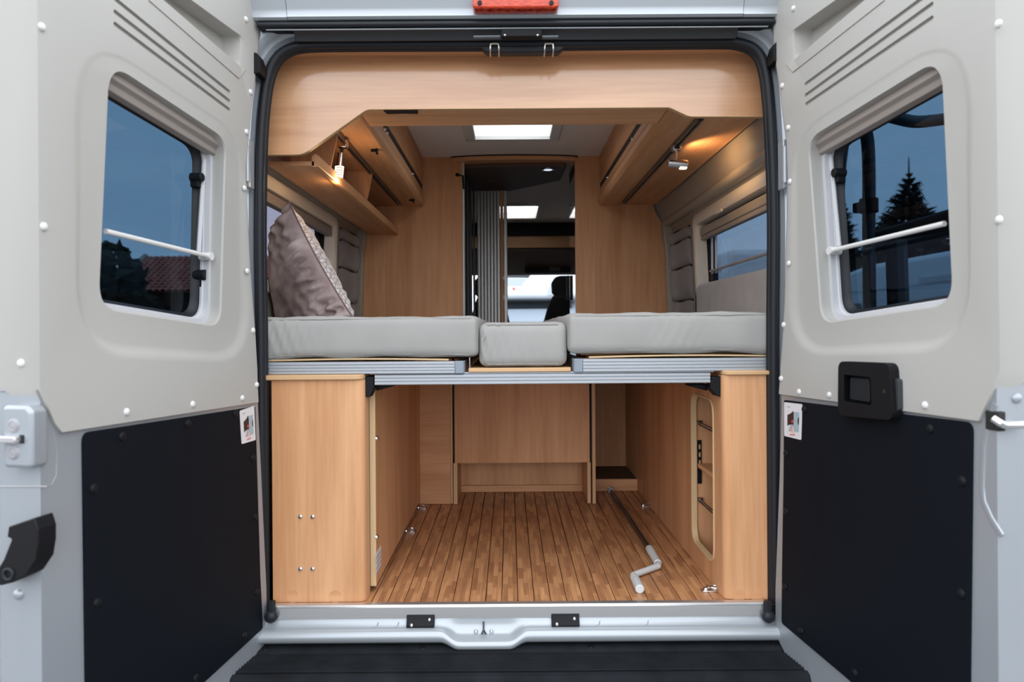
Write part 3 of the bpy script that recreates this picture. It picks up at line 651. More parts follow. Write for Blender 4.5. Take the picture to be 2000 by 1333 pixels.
RIGHT = dict(label='right rear door swung open, with black inner handle, window showing a spruce', extra=extra_right,
    hinge=[(1521, 770), (1525, 720), (1530, 650), (1533, 590), (1535, 495), (1538, 421), (1539, 347), (1537, 277), (1530, 223), (1520, 149), (1512, 99), (1510, 40)],
    notch=[(1953, 726), (1922, 797), (1911, 823)], shell_low=[(1640, 1394), (1580, 1333), (1530, 1280), (1516, 1252), (1510, 1212), (1510, 1150), (1514, 1040), (1518, 930), (1522, 790)],
    win=[(1832, 116), (1575, 274), (1597, 631), (1849, 592)], winr=[.05, .06, .055, .055], ring=[(1905, 30), (1546, 262), (1534, 698), (1895, 694)],
    vents=[((1823, 33), (1572, 205)), ((1823, 6), (1571, 188)), ((1823, -19), (1571, 166))], pocket=[(1736, -74), (1544, 62), (1547, 120), (1736, -40)], groove=[(1728, 0), (1549, 141), (1537, 125)],
    pale_bolts=[(1952, 430), (1951, 47), (1550, 17), (1528, 168), (1540, 250), (1543, 355), (1541, 515), (1531, 635), (1526, 740), (1561, 766), (1620, 772), (1807, 792)],
    black=[(1896, 826), (1530, 782), (1529, 930), (1526, 1110), (1525, 1218), (1655, 1328), (1888, 1560)], blackr=[.02, .004, 0, 0, .01, .01, .01],
    black_bolts=[(1815, 838), (1878, 940), (1876, 1160), (1534, 886), (1534, 1000), (1532, 1147), (1563, 1233), (1668, 1315), (1570, 800)],
    rod=[(1845, 437), (1624, 490)], stay=[(1622, 300), (1639, 482)], knob=(1640, 338), latch=(1630, 528), sticker=[(1531, 786), (1566, 790), (1564, 860), (1531, 852)])
dl, tl_ = build_door(-1, LEFT)
dr, tr_ = build_door(1, RIGHT)
# bike carrier on the outside of the right door (seen through its window)
bc = thing('bike_carrier', tuple(dr.H+dr.u*.45-dr.n*.28), 'dark tube bike carrier on the outside of the right door, seen through its window', 'bike rack')
def dp(px, py, w): s_, z = dr.p(px, py, w); return (s_, w, z)
fb = lambda n, b, m, par=bc, **k: finish(n, b, m, par, Mx=dr.M, **k)
w = -.16
b = B(); b.tube(smoothpath([dp(1632, 520, -.105), dp(1640, 330, -.12), dp(1655, 250, w), dp(1675, 238, w), dp(1692, 262, w), dp(1697, 330, w), dp(1697, 470, w), dp(1699, 640, w)], 6), .017, 12); fb('main_tube', b, 'dark_grey')
b = B(); q = dp(1697, 402, w); b.cyl((q[0], w, q[2]-.02), (q[0], w, q[2]+.02), .024); b.box(q[0]-.05, q[0], w-.015, w+.015, q[2]-.014, q[2]+.014); fb('clamp', b, 'black', bevel=.003)
b = B(); b.tube(smoothpath([dp(1668, 240, w), dp(1700, 218, w), dp(1740, 228, -.2), dp(1790, 238, -.3), dp(1850, 232, -.42)], 6), .017, 12); fb('top_tube', b, 'dark_grey')
b = B(); A, E = dp(1700, 466, w-.03), dp(1875, 415, -.36); b.tube([A, E], .017, 10); b2 = [tuple(Vector(q)-Vector((0, 0, .03))) for q in (A, E)]; b.tube(b2, .028, 8); fb('bike_rail', b, 'rubber')
b = B(); b.tube([dp(1750, 470, -.22), dp(1756, 660, -.22)], .028, 10); fb('upright', b, 'dark_grey')

# ================================================================== WOODEN OVERHEAD BOARD
YF = .10
ob = thing('overhead_board', (.03, YF, 1.42), 'long wooden overhead board with stepped lower edge just inside the rear opening', 'cabinet')
def f2(px, py, Y=YF): q = at(px, py, Y); return (q[0], q[2])
topz = f2(1000, 110)[1]
low = [f2(480, 302), f2(592, 301), f2(716, 213), f2(1308, 209), f2(1346, 227), f2(1520, 227)]
low = rpoly(low, [0, .07, .045, .04, .05, 0], 7)
b = B(); b.plate(low+[(low[-1][0], topz+.02), (low[0][0], topz+.02)], [], YF, YF+.019, back=True); finish('front_board', b, 'wood_gloss', ob)
b = B()
for p, q in zip(low, low[1:]):
    a, c = Vector(p), Vector(q); dr_ = (c-a).normalized(); nn = Vector((dr_.y, -dr_.x))*.0018
    b.loft([[(a.x+nn.x*k, y, a.y+nn.y*k) for k, y in ((0, YF-.0006), (1, YF-.0006), (1, YF+.0195), (0, YF+.0195))], [(c.x+nn.x*k, y, c.y+nn.y*k) for k, y in ((0, YF-.0006), (1, YF-.0006), (1, YF+.0195), (0, YF+.0195))]])
finish('edge_band', b, 'edge', ob)
zc = f2(1000, 210.5)[1]
xa, xb = -.475, .515
b = B(); b.box(xa, xb, YF+.019, .302, zc, zc+.018); b.box(xa, xb, .284, .302, zc+.018, 1.82); finish('underside_board', b, 'wood_x', ob, bevel=.002)
b = B(); xa_, xb_ = at(470, 100, .1)[0], at(1530, 100, .1)[0]; b.prism([(.035, topz-.004), (.035, topz+.014), (YF, topz+.014), (YF, topz)], 'x', xa_, xb_); finish('soffit_board', b, 'wood_x', ob)
q0, q1 = on_z(748, 213.5, zc), on_z(819, 220.5, zc)
b = B(); b.prism(rpoly([(q0[0], q0[1]), (q1[0], q0[1]), (q1[0]-.004, q1[1]), ((q0[0]+q1[0])/2+.01, q1[1]-.004), ((q0[0]+q1[0])/2-.01, q1[1]-.004), (q0[0]+.006, q1[1])], .003, 3), 'z', zc-.004, zc); finish('finger_grip', b, 'black', ob)

# ================================================================== OVERHEAD CABINETS
ZU = 1.546; Y0, Y1 = .13, YB-.022
def cabinet(nm, sd, label):
    X = -.476 if sd < 0 else .514; xi = lambda o: X+sd*o
    wall = -.775 if sd < 0 else .845
    t = thing('overhead_cabinet', (X+sd*.17, 1.1, ZU), label, 'cabinet')
    def bx(o0, o1, y0, y1, z0, z1, b): b.box(min(xi(o0), xi(o1)), max(xi(o0), xi(o1)), y0, y1, z0, z1); return b
    b = B(); bx(.02, abs(wall-X), Y0, Y1, ZU, ZU+.016, b); bx(.03, .045, Y0, Y1, ZU+.016, zc0-.001, b); bx(.045, abs(wall-X)-.04, Y1-.016, Y1, ZU+.016, zc0-.001, b); finish('body', b, 'wood_y', t)
    # rounded trim on the lower front edge, light shelf above it, dark strip painted as the grip gap's shade, then the lift doors
    b = B(); b.prism(rpoly([(xi(.0), ZU+.012), (xi(.012), ZU-.004), (xi(.055), ZU-.006), (xi(.055), ZU+.0), (xi(.03), ZU+.003), (xi(.03), ZU+.05), (xi(.004), ZU+.05)], .008, 4), 'y', Y0, Y1); finish('lower_trim', b, 'wood_y', t)
    b = B(); bx(.012, .028, Y0, Y1, ZU+.060, ZU+.094, b); finish('fascia', b, 'wood_y', t, bevel=.002)
    b = B(); bx(.0135, .0295, Y0, Y1, ZU+.0505, ZU+.122, b); finish('grip_gap_shade', b, 'dark', t)
    ys = [Y0, .78, 1.36, Y1]
    for a, c in zip(ys, ys[1:]):
        b = B(); bx(.008, .028, a+.002, c-.002, ZU+.120, zc0-.002, b); finish('lift_door', b, 'wood_y', t, bevel=.003)
    for y in ((.84, 1.62) if sd > 0 else (.66, .72, 1.5)):
        b = B(); b.dome((xi(.012), y, ZU+.083), (-sd, 0, 0), .007, .012); finish('knob', b, 'chrome', t)
    return t, xi
cl, xl_ = cabinet('overhead_cabinet', -1, 'left wooden overhead cabinet above the open shelf and pillow')
cr_, xr_ = cabinet('overhead_cabinet', 1, 'right wooden overhead cabinet above the window with a lit lamp under it')
for Y in (.62, 1.72):
    b = B(); b.box(xl_(.035), xl_(.028), Y-.012, Y+.012, ZU-.026, ZU-.006); b.box(xl_(.055), xl_(.028), Y-.006, Y+.006, ZU-.016, ZU-.006); finish('catch', b, 'black', cl, bevel=.002)
# rails under the cabinets
def rail(sd, label):
    X = -.605 if sd < 0 else .645; ya, yb = .22, 1.86
    t = thing('light_rail', (X, 1.04, ZU-.02), label, 'rail')
    b = B(); b.prism([(X-.011, ZU-.0005), (X-.011, ZU-.016), (X-.004, ZU-.016), (X-.004, ZU-.008), (X+.004, ZU-.008), (X+.004, ZU-.016), (X+.011, ZU-.016), (X+.011, ZU-.0005)], 'y', ya, yb); finish('channel', b, 'rail', t)
    b = B(); b.box(X-.012, X+.012, yb, yb+.016, ZU-.018, ZU-.0005); finish('end_cap', b, 'chrome', t, bevel=.002)
    return X
XRr = rail(1, 'dark lamp rail under the right overhead cabinet'); XRl = rail(-1, 'dark lamp rail under the left overhead cabinet')
def spot_light(nm, loc, target, energy, angle, parent, size=.012):
    l = bpy.data.lights.new(nm, 'SPOT'); l.energy = energy; l.color = (1, .62, .30); l.spot_size = math.radians(angle); l.spot_blend = .5; l.shadow_soft_size = size
    o = bpy.data.objects.new(nm, l); C.objects.link(o); o.parent = parent; o.location = Vector(loc)-POS[parent.name]
    o.rotation_euler = (Vector(target)-Vector(loc)).to_track_quat('-Z', 'Y').to_euler(); POS[o.name] = Vector(loc)
YL = .58
t = thing('spot_lamp', (XRr, YL, ZU-.09), 'lit steel spot lamp on the right rail, pointing at the right wall', 'lamp')
b = B(); b.box(XRr-.016, XRr+.016, YL-.018, YL+.018, ZU-.030, ZU-.010); finish('rail_clip', b, 'chrome', t, bevel=.003)
b = B(); b.box(XRr-.008, XRr+.008, YL-.0186, YL-.016, ZU-.026, ZU-.014); finish('clip_slot', b, 'dark', t)
b = B(); b.cyl((XRr-.002, YL, ZU-.030), (XRr-.004, YL, ZU-.066), .0065); finish('stem', b, 'chrome', t)
hz = ZU-.079
b = B(); b.cyl((XRr-.032, YL, hz+.004), (XRr+.042, YL, hz-.004), .0165, n=24); finish('head', b, 'chrome', t, bevel=.002)
b = B(); b.box(XRr+.012, XRr+.040, YL-.012, YL+.012, hz-.0215, hz-.012); finish('lamp_glass', b, 'bulb', t, bevel=.003)
spot_light('bulb_light', (XRr+.052, YL, hz), (.87, YL+.05, ZU-.02), 1.7, 150, t)
YL = .47
t = thing('spot_lamp', (XRl, YL, ZU-.15), 'lit steel spot lamp on the left rail, hanging straight down by the open shelf', 'lamp')
b = B(); b.box(XRl-.018, XRl+.016, YL-.018, YL+.018, ZU-.038, ZU-.010); finish('rail_clip', b, 'chrome', t, bevel=.003)
hx = XRl-.004
b = B(); b.cyl((hx, YL, ZU-.036), (hx-.004, YL, ZU-.070), .006); finish('stem', b, 'rod', t)
b = B(); b.cyl((hx-.004, YL, ZU-.055), (hx-.010, YL, ZU-.112), .0125, n=20); finish('head', b, 'chrome', t, bevel=.002)
for i in range(5):
    z = ZU-.112-.0085*i; b = B(); b.cyl((hx-.010-.001*i, YL, z+.0065), (hx-.010-.001*i, YL, z), .0165, n=20); finish('lamp_louvre', b, 'bulb', t, bevel=.001)
    b = B(); b.cyl((hx-.010-.001*i, YL, z), (hx-.010-.001*i, YL, z-.0022), .0145, n=20); finish('louvre_gap', b, 'rod', t)
pl_ = bpy.data.lights.new('bulb_light', 'POINT'); pl_.energy = 1.1; pl_.color = (1, .62, .30); pl_.shadow_soft_size = .014
po = bpy.data.objects.new('bulb_light', pl_); C.objects.link(po); po.parent = t; po.location = Vector((hx-.004, YL, 1.376))-POS[t.name]

# open shelf on the left wall
sh = thing('open_shelf', (-.72, 1.1, 1.385), 'open wooden shelf with dividers on the left wall above the window', 'shelf')
b = B(); b.box(-.795, -.645, .21, Y1, 1.386, 1.400); finish('shelf_board', b, 'wood_y', sh)
b = B(); b.prism(rpoly([(-.652, 1.382), (-.628, 1.382), (-.628, 1.418), (-.640, 1.426), (-.652, 1.418)], .005, 3), 'y', .21, Y1); finish('lip', b, 'wood_y', sh)
for Y in (.37, 1.04):
    b = B(); b.prism(rpoly([(-.656, 1.4004), (-.628, 1.418), (-.60, ZU-.0005), (-.77, ZU-.0005), (-.77, 1.4004)], [.0, .01, 0, 0, 0], 3), 'y', Y, Y+.012); finish('divider', b, 'wood_v', sh)

# ================================================================== BULKHEAD, DOORWAY, CORRIDOR
xd0, xd1 = at(903, 450, YB)[0], at(1123, 450, YB)[0]
lw = thing('wardrobe_panel', (-.55, YB, 0), 'tall wooden wall panel left of the aisle doorway behind the bed', 'panel')
b = B(); b.plate([(xd0, 0.0), (xd0, zc0-.001), (-.66, zc0-.001), (-.768, 1.5), (-.822, 1.42), (-.845, 1.25), (-.875, .75), (-.875, 0.0)], [], YB-.02, YB+.0, back=True); finish('panel', b, 'wood_v', lw)
b = B(); b.tube([(xd0+.007, YB-.014, .7), (xd0+.007, YB-.014, zc0-.03)], .0095, 12); finish('chrome_post', b, 'tambour', lw)
b = B(); b.box(xd0-.035, xd0-.016, YB-.032, YB-.0205, 1.715, 1.732); b.tube([(xd0-.02, YB-.036, 1.72), (xd0+.008, YB-.036, 1.715), (xd0+.012, YB-.036, 1.64)], .005, 8); finish('door_hook', b, 'black', lw)
rw = thing('wardrobe_panel', (.65, YB, 0), 'tall wooden wall panel right of the aisle doorway behind the bed', 'panel')
b = B(); b.plate([(xd1, 0.0), (xd1, zc0-.001), (.73, zc0-.001), (.845, 1.5), (.90, 1.40), (.93, 1.2), (.945, .75), (.945, 0.0)], [], YB-.02, YB+.0, back=True); finish('panel', b, 'wood_v', rw)
for px, py in ((1297, 436), (1308, 484), (1310, 566)):
    q = at(px, py, YB-.02); b = B(); b.cyl((q[0], YB-.0202, q[2]), (q[0], YB-.0215, q[2]), .007); finish('cover_cap', b, 'edge', rw)
hd = thing('doorway_header', (.05, YB, 1.8), 'curved wooden header over the aisle doorway', 'panel')
xa, xb = at(880, 310, YB-.06)[0], at(1130, 310, YB-.06)[0]
arc = [(xa+(xb-xa)*i/24, YB-.030-.05*math.sin(math.pi*i/24)**.6) for i in range(25)]
b = B(); b.prism(arc+[(xb, YB+.10), (xa, YB+.10)], 'z', 1.797, zc0-.0055); finish('header_board', b, 'wood_x', hd, bevel=.003)
b = B(); b.prism([(p[0], p[1]-.004) for p in arc]+[(xb, YB+.1), (xa, YB+.1)], 'z', zc0-.005, zc0-.0005); finish('shadow_gap', b, 'dark', hd)
# lowered brown ceiling panel with a down light
lc = thing('corridor_soffit', (.05, 2.3, 1.77), 'dark brown lowered soffit with a small cool down light behind the doorway header', 'panel')
P_ = [on_z(905, 326, 1.785), on_z(960, 319, 1.785), on_z(1060, 314, 1.785), on_z(1098, 316, 1.785), on_z(1107, 322, 1.785), on_z(1094, 350, 1.785), on_z(990, 372, 1.785), on_z(905, 371, 1.785)]
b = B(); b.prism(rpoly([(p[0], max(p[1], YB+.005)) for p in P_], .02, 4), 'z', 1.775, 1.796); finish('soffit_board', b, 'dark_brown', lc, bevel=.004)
q = on_z(1071, 327.5, 1.774); q = (q[0]-.0, max(q[1], YB+.08), 1.774)
b = B(); b.ring((q[0], q[1], 1.7735), (0, 0, 1), .034, .006); finish('light_rim', b, 'chrome', lc)
b = B(); b.cyl((q[0], q[1], 1.7745), (q[0], q[1], 1.771), .026); finish('light_lens', b, 'led', lc)
q = on_z(961, 354, 1.774); b = B(); b.ring((q[0], q[1], 1.7745), (0, 0, 1), .03, .003); finish('light_rim', b, 'dark_brown', lc)
# tambour door
td = thing('tambour_door', (-.12, 2.72, 0), 'silver grey tambour door with vertical slats half closing the aisle', 'door')
Yt = 2.72
xa, xb = at(932, 500, Yt)[0], at(977, 500, Yt)[0]; zb_, zt_ = .02, 1.77
n = 7; sw = (xb-xa)/n
for i in range(n):
    b = B(); x0 = xa+sw*i; b.prism(rpoly([(x0+.0012, Yt+.012), (x0+.0012, Yt+.004), (x0+.004, Yt), (x0+sw-.004, Yt), (x0+sw-.0012, Yt+.004), (x0+sw-.0012, Yt+.012)], .002, 2), 'z', zb_, zt_); finish('slat', b, 'tambour', td)
b = B(); b.box(xa, xb, Yt+.012, Yt+.016, zb_, zt_); finish('backing', b, 'dark_grey', td)
b = B(); b.box(xb+.002, xb+.022, Yt-.006, Yt+.016, zb_, zt_); finish('wood_edge', b, 'wood_v', td)
xe = at(991, 500, Yt)[0]; b = B(); b.box(xb+.024, xe, Yt-.012, Yt+.02, zb_, zt_); finish('end_profile', b, 'tambour', td, bevel=.004)
b = B(); b.box(xa-.02, xe+.004, Yt-.016, Yt+.03, zt_, zt_+.02); finish('top_track', b, 'dark_grey', td)
tr = thing('door_track', (-.24, 2.3, 0), 'dark ribbed track standing between the chrome post and the tambour door', 'frame')
for i, px in enumerate((914, 920, 926)):
    X = at(px, 500, 2.25+i*.12)[0]; b = B(); b.box(X-.008, X+.006, 2.25+i*.12, 2.27+i*.12, .0, 1.77); finish('rib', b, 'dark_grey', tr, bevel=.002)
b = B(); b.box(xd0-.03, xd0+.01, YB+.02, 2.9, 0, 1.77); finish('side_board', b, 'dark', tr)
# corridor walls with the narrow mirror
cw = thing('corridor_wall', (.40, 2.6, 0), 'dark wall of the aisle with a narrow mirror strip right of the doorway', 'wall')
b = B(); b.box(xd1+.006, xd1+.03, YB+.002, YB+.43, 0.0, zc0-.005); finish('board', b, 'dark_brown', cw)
b = B(); b.box(xd1+.002, xd1+.0055, YB+.02, YB+.42, .1, 1.74); finish('mirror', b, 'mirror', cw)
q = at(1113, 560, YB+.40); b = B(); b.box(xd1-.018, xd1+.001, YB+.405, YB+.43, 1.02, 1.175); finish('latch', b, 'black', cw, bevel=.003)
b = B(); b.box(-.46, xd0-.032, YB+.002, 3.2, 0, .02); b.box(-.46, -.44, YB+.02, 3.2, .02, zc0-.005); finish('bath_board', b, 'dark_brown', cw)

# ================================================================== CAB (seen down the aisle)
cb = thing('cab_bulkhead', (.05, 4.62, 1.6), 'wooden beam, painted shade panel and dark headliner over the cab, far down the aisle', 'panel')
za, zb_ = at(1050, 484, 4.6)[2], at(1050, 461, 4.6)[2]
b = B(); b.box(-.8, .87, 4.6, 4.62, za, zb_); finish('beam', b, 'wood_x', cb, bevel=.003)
b = B(); b.box(-.8, .87, 4.57, 4.599, zb_+.001, zc0-.003); finish('cab_shade_panel', b, 'dark', cb)  # dark panel added to paint the shade of the cab opening
b = B(); zz = at(1050, 537, 5.2)[2]; b.prism([(4.63, za+.0), (4.63, za-.02), (5.1, zz+.03), (5.2, zz), (5.26, zz), (5.26, zc0-.01), (4.63, zc0-.01)], 'x', -.8, .87); finish('cab_headliner', b, 'dark_brown', cb)
sv = thing('sun_visor', (.25, 5.08, 1.45), 'dark sun visor with a pale label above the windscreen', 'visor')
q0, q1 = at(1025, 534, 5.0), at(1110, 514, 5.0); b = B(); b.box(q0[0], q1[0]+.1, 5.0, 5.02, q0[2], q1[2]); finish('flap', b, 'black', sv, bevel=.008)
q0, q1 = at(1073, 530, 4.99), at(1095, 521, 4.99); b = B(); b.box(q0[0], q1[0], 4.997, 4.9995, q0[2], q1[2]); finish('visor_label', b, 'dark_grey', sv)
wsn = B(); zz0 = .45; wsn.prism([(5.3, zz-.005), (5.295, zz-.005), (5.86, zz0), (5.865, zz0)], 'x', -.84, .91); wsc = struct('window_1', wsn, 'clear')
b = B(); b.prism([(4.95, -.012), (4.95, .42), (5.2, .47), (5.86, .445), (5.86, -.012)], 'x', -.84, .91); dsh = tag(finish('dashboard', b, 'black', bevel=.01), 'black dashboard under the windscreen, far down the aisle', 'dashboard')
def cab_seat(X, label, hw=.235):
    t = thing('captain_chair', (X, 4.55, .2), label, 'seat')
    b = B(); b.loft([[(X+sx*w_, y, z) for sx, y in ((-1, 4.46+k), (-1, 4.60+k), (1, 4.60+k), (1, 4.46+k))] for w_, z, k in ((hw*.95, .32, .1), (hw, .55, .06), (hw, .85, .02), (hw*.78, 1.05, -.02), (hw*.55, 1.16, -.03))]); finish('backrest', b, 'seat', t, bevel=.04, seg=4)
    b = B(); b.loft([[(X+sx*w_, y, z) for sx, y in ((-1, 4.45), (-1, 4.55), (1, 4.55), (1, 4.45))] for w_, z in ((.10, 1.12), (.145, 1.17), (.15, 1.26), (.12, 1.31), (.07, 1.325))]); finish('headrest', b, 'seat', t, bevel=.025, seg=3)
    b = B(); b.box(X-hw, X+hw, 4.5, 4.94, .0, .36); finish('cushion', b, 'seat', t, bevel=.03, seg=3)
cab_seat(at(1109, 580, 4.5)[0], 'black cab seat with headrest on the right of the windscreen view')
cab_seat(at(957, 580, 4.5)[0], 'black cab seat whose edge shows just right of the tambour door', .19)

# ================================================================== SIDE WINDOWS
def side_window(n, sd, label_glass):
    xi = (lambda X: -X+.07) if sd < 0 else (lambda X: X)
    ya, yb, z0, z1 = .325, 1.465, .975, 1.40
    Xa = lambda z: xi(.953-(z-1.05)*.0435)
    b = B()
    o = rpoly([(ya, z0), (yb, z0), (yb, z1), (ya, z1)], .06, 6); i = rpoly([(ya+.05, z0+.05), (yb-.05, z0+.05), (yb-.05, z1-.05), (ya+.05, z1-.05)], .035, 6)
    def lp(l, dx): return [(Xa(z)-sd*dx, y, z) for y, z in l]
    b.loft([lp(o, -.02), lp(o, .012), lp([(a[0]+(c[0]-a[0])*.15, a[1]+(c[1]-a[1])*.15) for a, c in zip(o, i)], .018), lp([(a[0]+(c[0]-a[0])*.75, a[1]+(c[1]-a[1])*.75) for a, c in zip(o, i)], .018), lp(i, .010), lp(i, -.045)], cap=False)
    w = struct('window_%d' % n, b, 'cream', angle=50)
    b = B(); pl = rpoly([(ya+.03, z0+.03), (yb-.03, z0+.03), (yb-.03, z1-.03), (ya+.03, z1-.03)], .03, 5)
    b.loft([lp(pl, -.074), lp(pl, -.078)]); finish('pane', b, label_glass, w)
    b = B(); l2 = rpoly([(ya+.085, z0+.08), (yb-.085, z0+.08), (yb-.085, z1-.08), (ya+.085, z1-.08)], .04, 5)
    b.loft([lp(i, -.040), lp(i, -.058), lp([(a[0]+(c[0]-a[0])*.8, a[1]+(c[1]-a[1])*.8) for a, c in zip(rpoly([(ya+.05, z0+.05), (yb-.05, z0+.05), (yb-.05, z1-.05), (ya+.05, z1-.05)], .035, 5), l2)] if False else [(a[0]*.90+.10*(ya+yb)/2, a[1]*.88+.12*(z0+z1)/2) for a in i], -.062), [(xq, yq, zq) for xq, yq, zq in lp([(a[0]*.90+.10*(ya+yb)/2, a[1]*.88+.12*(z0+z1)/2) for a in i], -.074)]], cap=False); finish('pane_seal', b, 'rubber', w)
    return w, Xa, (ya, yb, z0, z1)
w2, Xa, (ya, yb, z0, z1) = side_window(2, -1, 'hazy')
w3, Xb, _ = side_window(3, 1, 'side_tint')
# blind cassette, latch, rod and stays of the right window
b = B(); b.box(Xb(1.36)+.008, Xb(1.36)+.044, ya+.055, yb-.055, z1-.108, z1-.068); finish('blind_cassette', b, 'lining', w3, bevel=.006, seg=3)
b = B(); b.box(Xb(1.36)+.012, Xb(1.36)+.04, ya+.06, yb-.06, z1-.130, z1-.109); finish('blind_bar', b, 'blind', w3, bevel=.004)
b = B(); b.box(Xb(1.38)-.024, Xb(1.38)-.012, .93, 1.02, z1-.062, z1-.048); finish('blind_latch', b, 'cream', w3, bevel=.004)
b = B(); b.tube([(Xb(1.1)+.03, ya+.06, 1.118), (Xb(1.1)+.03, yb-.12, 1.112)], .006, 8); finish('blind_rod', b, 'blind', w3)
for Y in (yb-.12, yb-.19):
    b = B(); b.tube([(Xb(1.1)+.04, Y, 1.10), (Xb(1.1)+.045, Y+.02, 1.31)], .006, 8); finish('stay_arm', b, 'frame_grey', w3)
b = B(); b.box(Xb(1.1)+.032, Xb(1.1)+.05, yb-.16, yb-.10, 1.035, 1.10); finish('stay_bracket', b, 'black', w3, bevel=.004)
# left window: half drawn grey blind
b = B(); xx0, xx1 = Xa(1.35), Xa(1.35)-.035; b.box(min(xx0, xx1), max(xx0, xx1), ya+.06, yb-.06, z1-.095, z1-.055); finish('blind_cassette', b, 'blind', w2, bevel=.004)

# upholstered panel below the right window
b = B(); b.loft([[(.952+dx, y, z) for dx, z in ((-.0, .72), (-.038, .72), (-.042, 1.02), (-.034, 1.045), (-.02, 1.05), (-.002, 1.05))] for y in (.05, .5, 1.0, 1.345)]); tag(finish('backrest_panel', b, 'felt', bevel=.012, seg=3), 'grey upholstered panel along the wall below the right window', 'panel')
# fabric organisers with black binding at the far end of both walls
def organiser(sd, label):
    xi = (lambda X: -X+.07) if sd < 0 else (lambda X: X)
    t = thing('wall_organiser', (xi(.93), 1.7, .9), label, 'organiser')
    Xz = lambda z: xi(.948-max(0, z-1.05)*.05-.004)
    ya, yb = 1.49, 1.93
    b = B(); b.loft([[(Xz(z), ya, z), (Xz(z)-sd*.008, ya, z), (Xz(z)-sd*.008, yb, z), (Xz(z), yb, z)] for z in (.80, 1.05, 1.36)]); finish('back_cloth', b, 'grey_fabric', t)
    for zt, zb_, y0, y1 in ((1.355, 1.305, ya, yb), (1.295, 1.165, ya, yb), (1.155, .99, ya+.0, yb), (.98, .82, ya, yb-.06)):
        b = B(); b.loft([[(Xz(z)-sd*.010, y0, z), (Xz(z)-sd*(.012+k), y0+.02, z), (Xz(z)-sd*(.014+k), (y0+y1)/2, z), (Xz(z)-sd*(.012+k), y1-.02, z), (Xz(z)-sd*.010, y1, z)] for z, k in ((zb_, .004), ((zb_+zt)/2, .02), (zt, .012))]); p = finish('pocket', b, 'grey_fabric', t, angle=80)
        b = B(); b.tube([(Xz(zt)-sd*.011, y0, zt), (Xz(zt)-sd*.027, (y0+y1)/2, zt), (Xz(zt)-sd*.011, y1, zt)], .0055, 6); finish('binding', b, 'black', p)
        b = B(); b.tube([(Xz(zt)-sd*.014, y1-.01, zt), (Xz(zb_)-sd*.014, y1-.01, zb_)], .004, 6); finish('binding', b, 'black', p)
organiser(-1, 'grey fabric pocket organiser on the left wall behind the pillow'); organiser(1, 'grey fabric pocket organiser on the right wall beside the window')

# ================================================================== BED
zr0 = at(700, 730, .03)[2]
def alu_rail(b, x0, x1, y0, z0, z1, n=4):
    """ribbed aluminium profile along x"""
    h = (z1-z0)/n; pts = [(y0+.03, z0)]
    for i in range(n): pts += [(y0+.0025, z0+h*i), (y0, z0+h*i+.0022), (y0, z0+h*(i+1)-.0022), (y0+.0025, z0+h*(i+1))]
    pts += [(y0+.03, z1)]; b.prism(pts, 'x', x0, x1); return b
def bed_frame(sd, label):
    x0, x1 = (-.79, at(888, 715, .03)[0]) if sd < 0 else (at(1139, 712, .03)[0], .86)
    zA, zB = (at(888, 730, .03)[2], at(888, 706, .03)[2]) if sd < 0 else (at(1139, 727, .03)[2], at(1139, 701.5, .03)[2])
    t = thing('slatted_bed', ((x0+x1)/2, 1.0, zA), label, 'bed')
    b = B(); alu_rail(b, x0, x1, .03, zA, zB); finish('front_rail', b, 'alu', t)
    xc0, xc1 = (x1+.0005, x1+.030) if sd < 0 else (x0-.030, x0-.0005)
    b = B(); b.prism(rpoly([(xc0, .03), (xc1, .03), (xc1, .07), (xc0, .07)], [0, .01, .01, 0] if sd < 0 else [.01, 0, 0, .01], 4), 'z', zA-.0005, zB+.0005); finish('end_cap', b, 'alu_cap', t, bevel=.002)
    xin = xc1-.03 if sd < 0 else xc0
    b = B(); b.box(xin, xin+.03, .0715, 1.93, zA, zB); finish('side_rail', b, 'alu', t)
    for k in range(7):
        y = .045+.27*k; xs_ = [x0+.02+(x1-x0-.04)*i/14 for i in range(15)]
        up = .004
        def zz(i): return zB+.002+.004*math.sin(math.pi*i/14)
        b = B(); b.loft([[(x_, y, zz(i)), (x_, y+.05, zz(i)), (x_, y+.05, zz(i)+.005), (x_, y, zz(i)+.005)] for i, x_ in enumerate(xs_)]); finish('slat', b, 'edge_pale', t)
    return zB
zl = bed_frame(-1, 'left aluminium bed frame under the left mattress'); zr = bed_frame(1, 'right aluminium bed frame under the right mattress')
cbm = thing('cross_beam', (.1, .045, .66), 'ribbed aluminium cross beam spanning the storage bay below the mattresses', 'beam')
xa, xb = at(732, 740, .036)[0], at(1387, 740, .036)[0]
b = B(); alu_rail(b, xa, xb, .034, at(1000, 751, .034)[2], at(1000, 731, .034)[2], 3); finish('profile', b, 'alu', cbm)
b = B(); alu_rail(b, xa-.016, xb+.012, .038, at(1000, 731, .034)[2]+.0004, at(1000, 727, .034)[2], 1); finish('top_flange', b, 'alu', cbm)
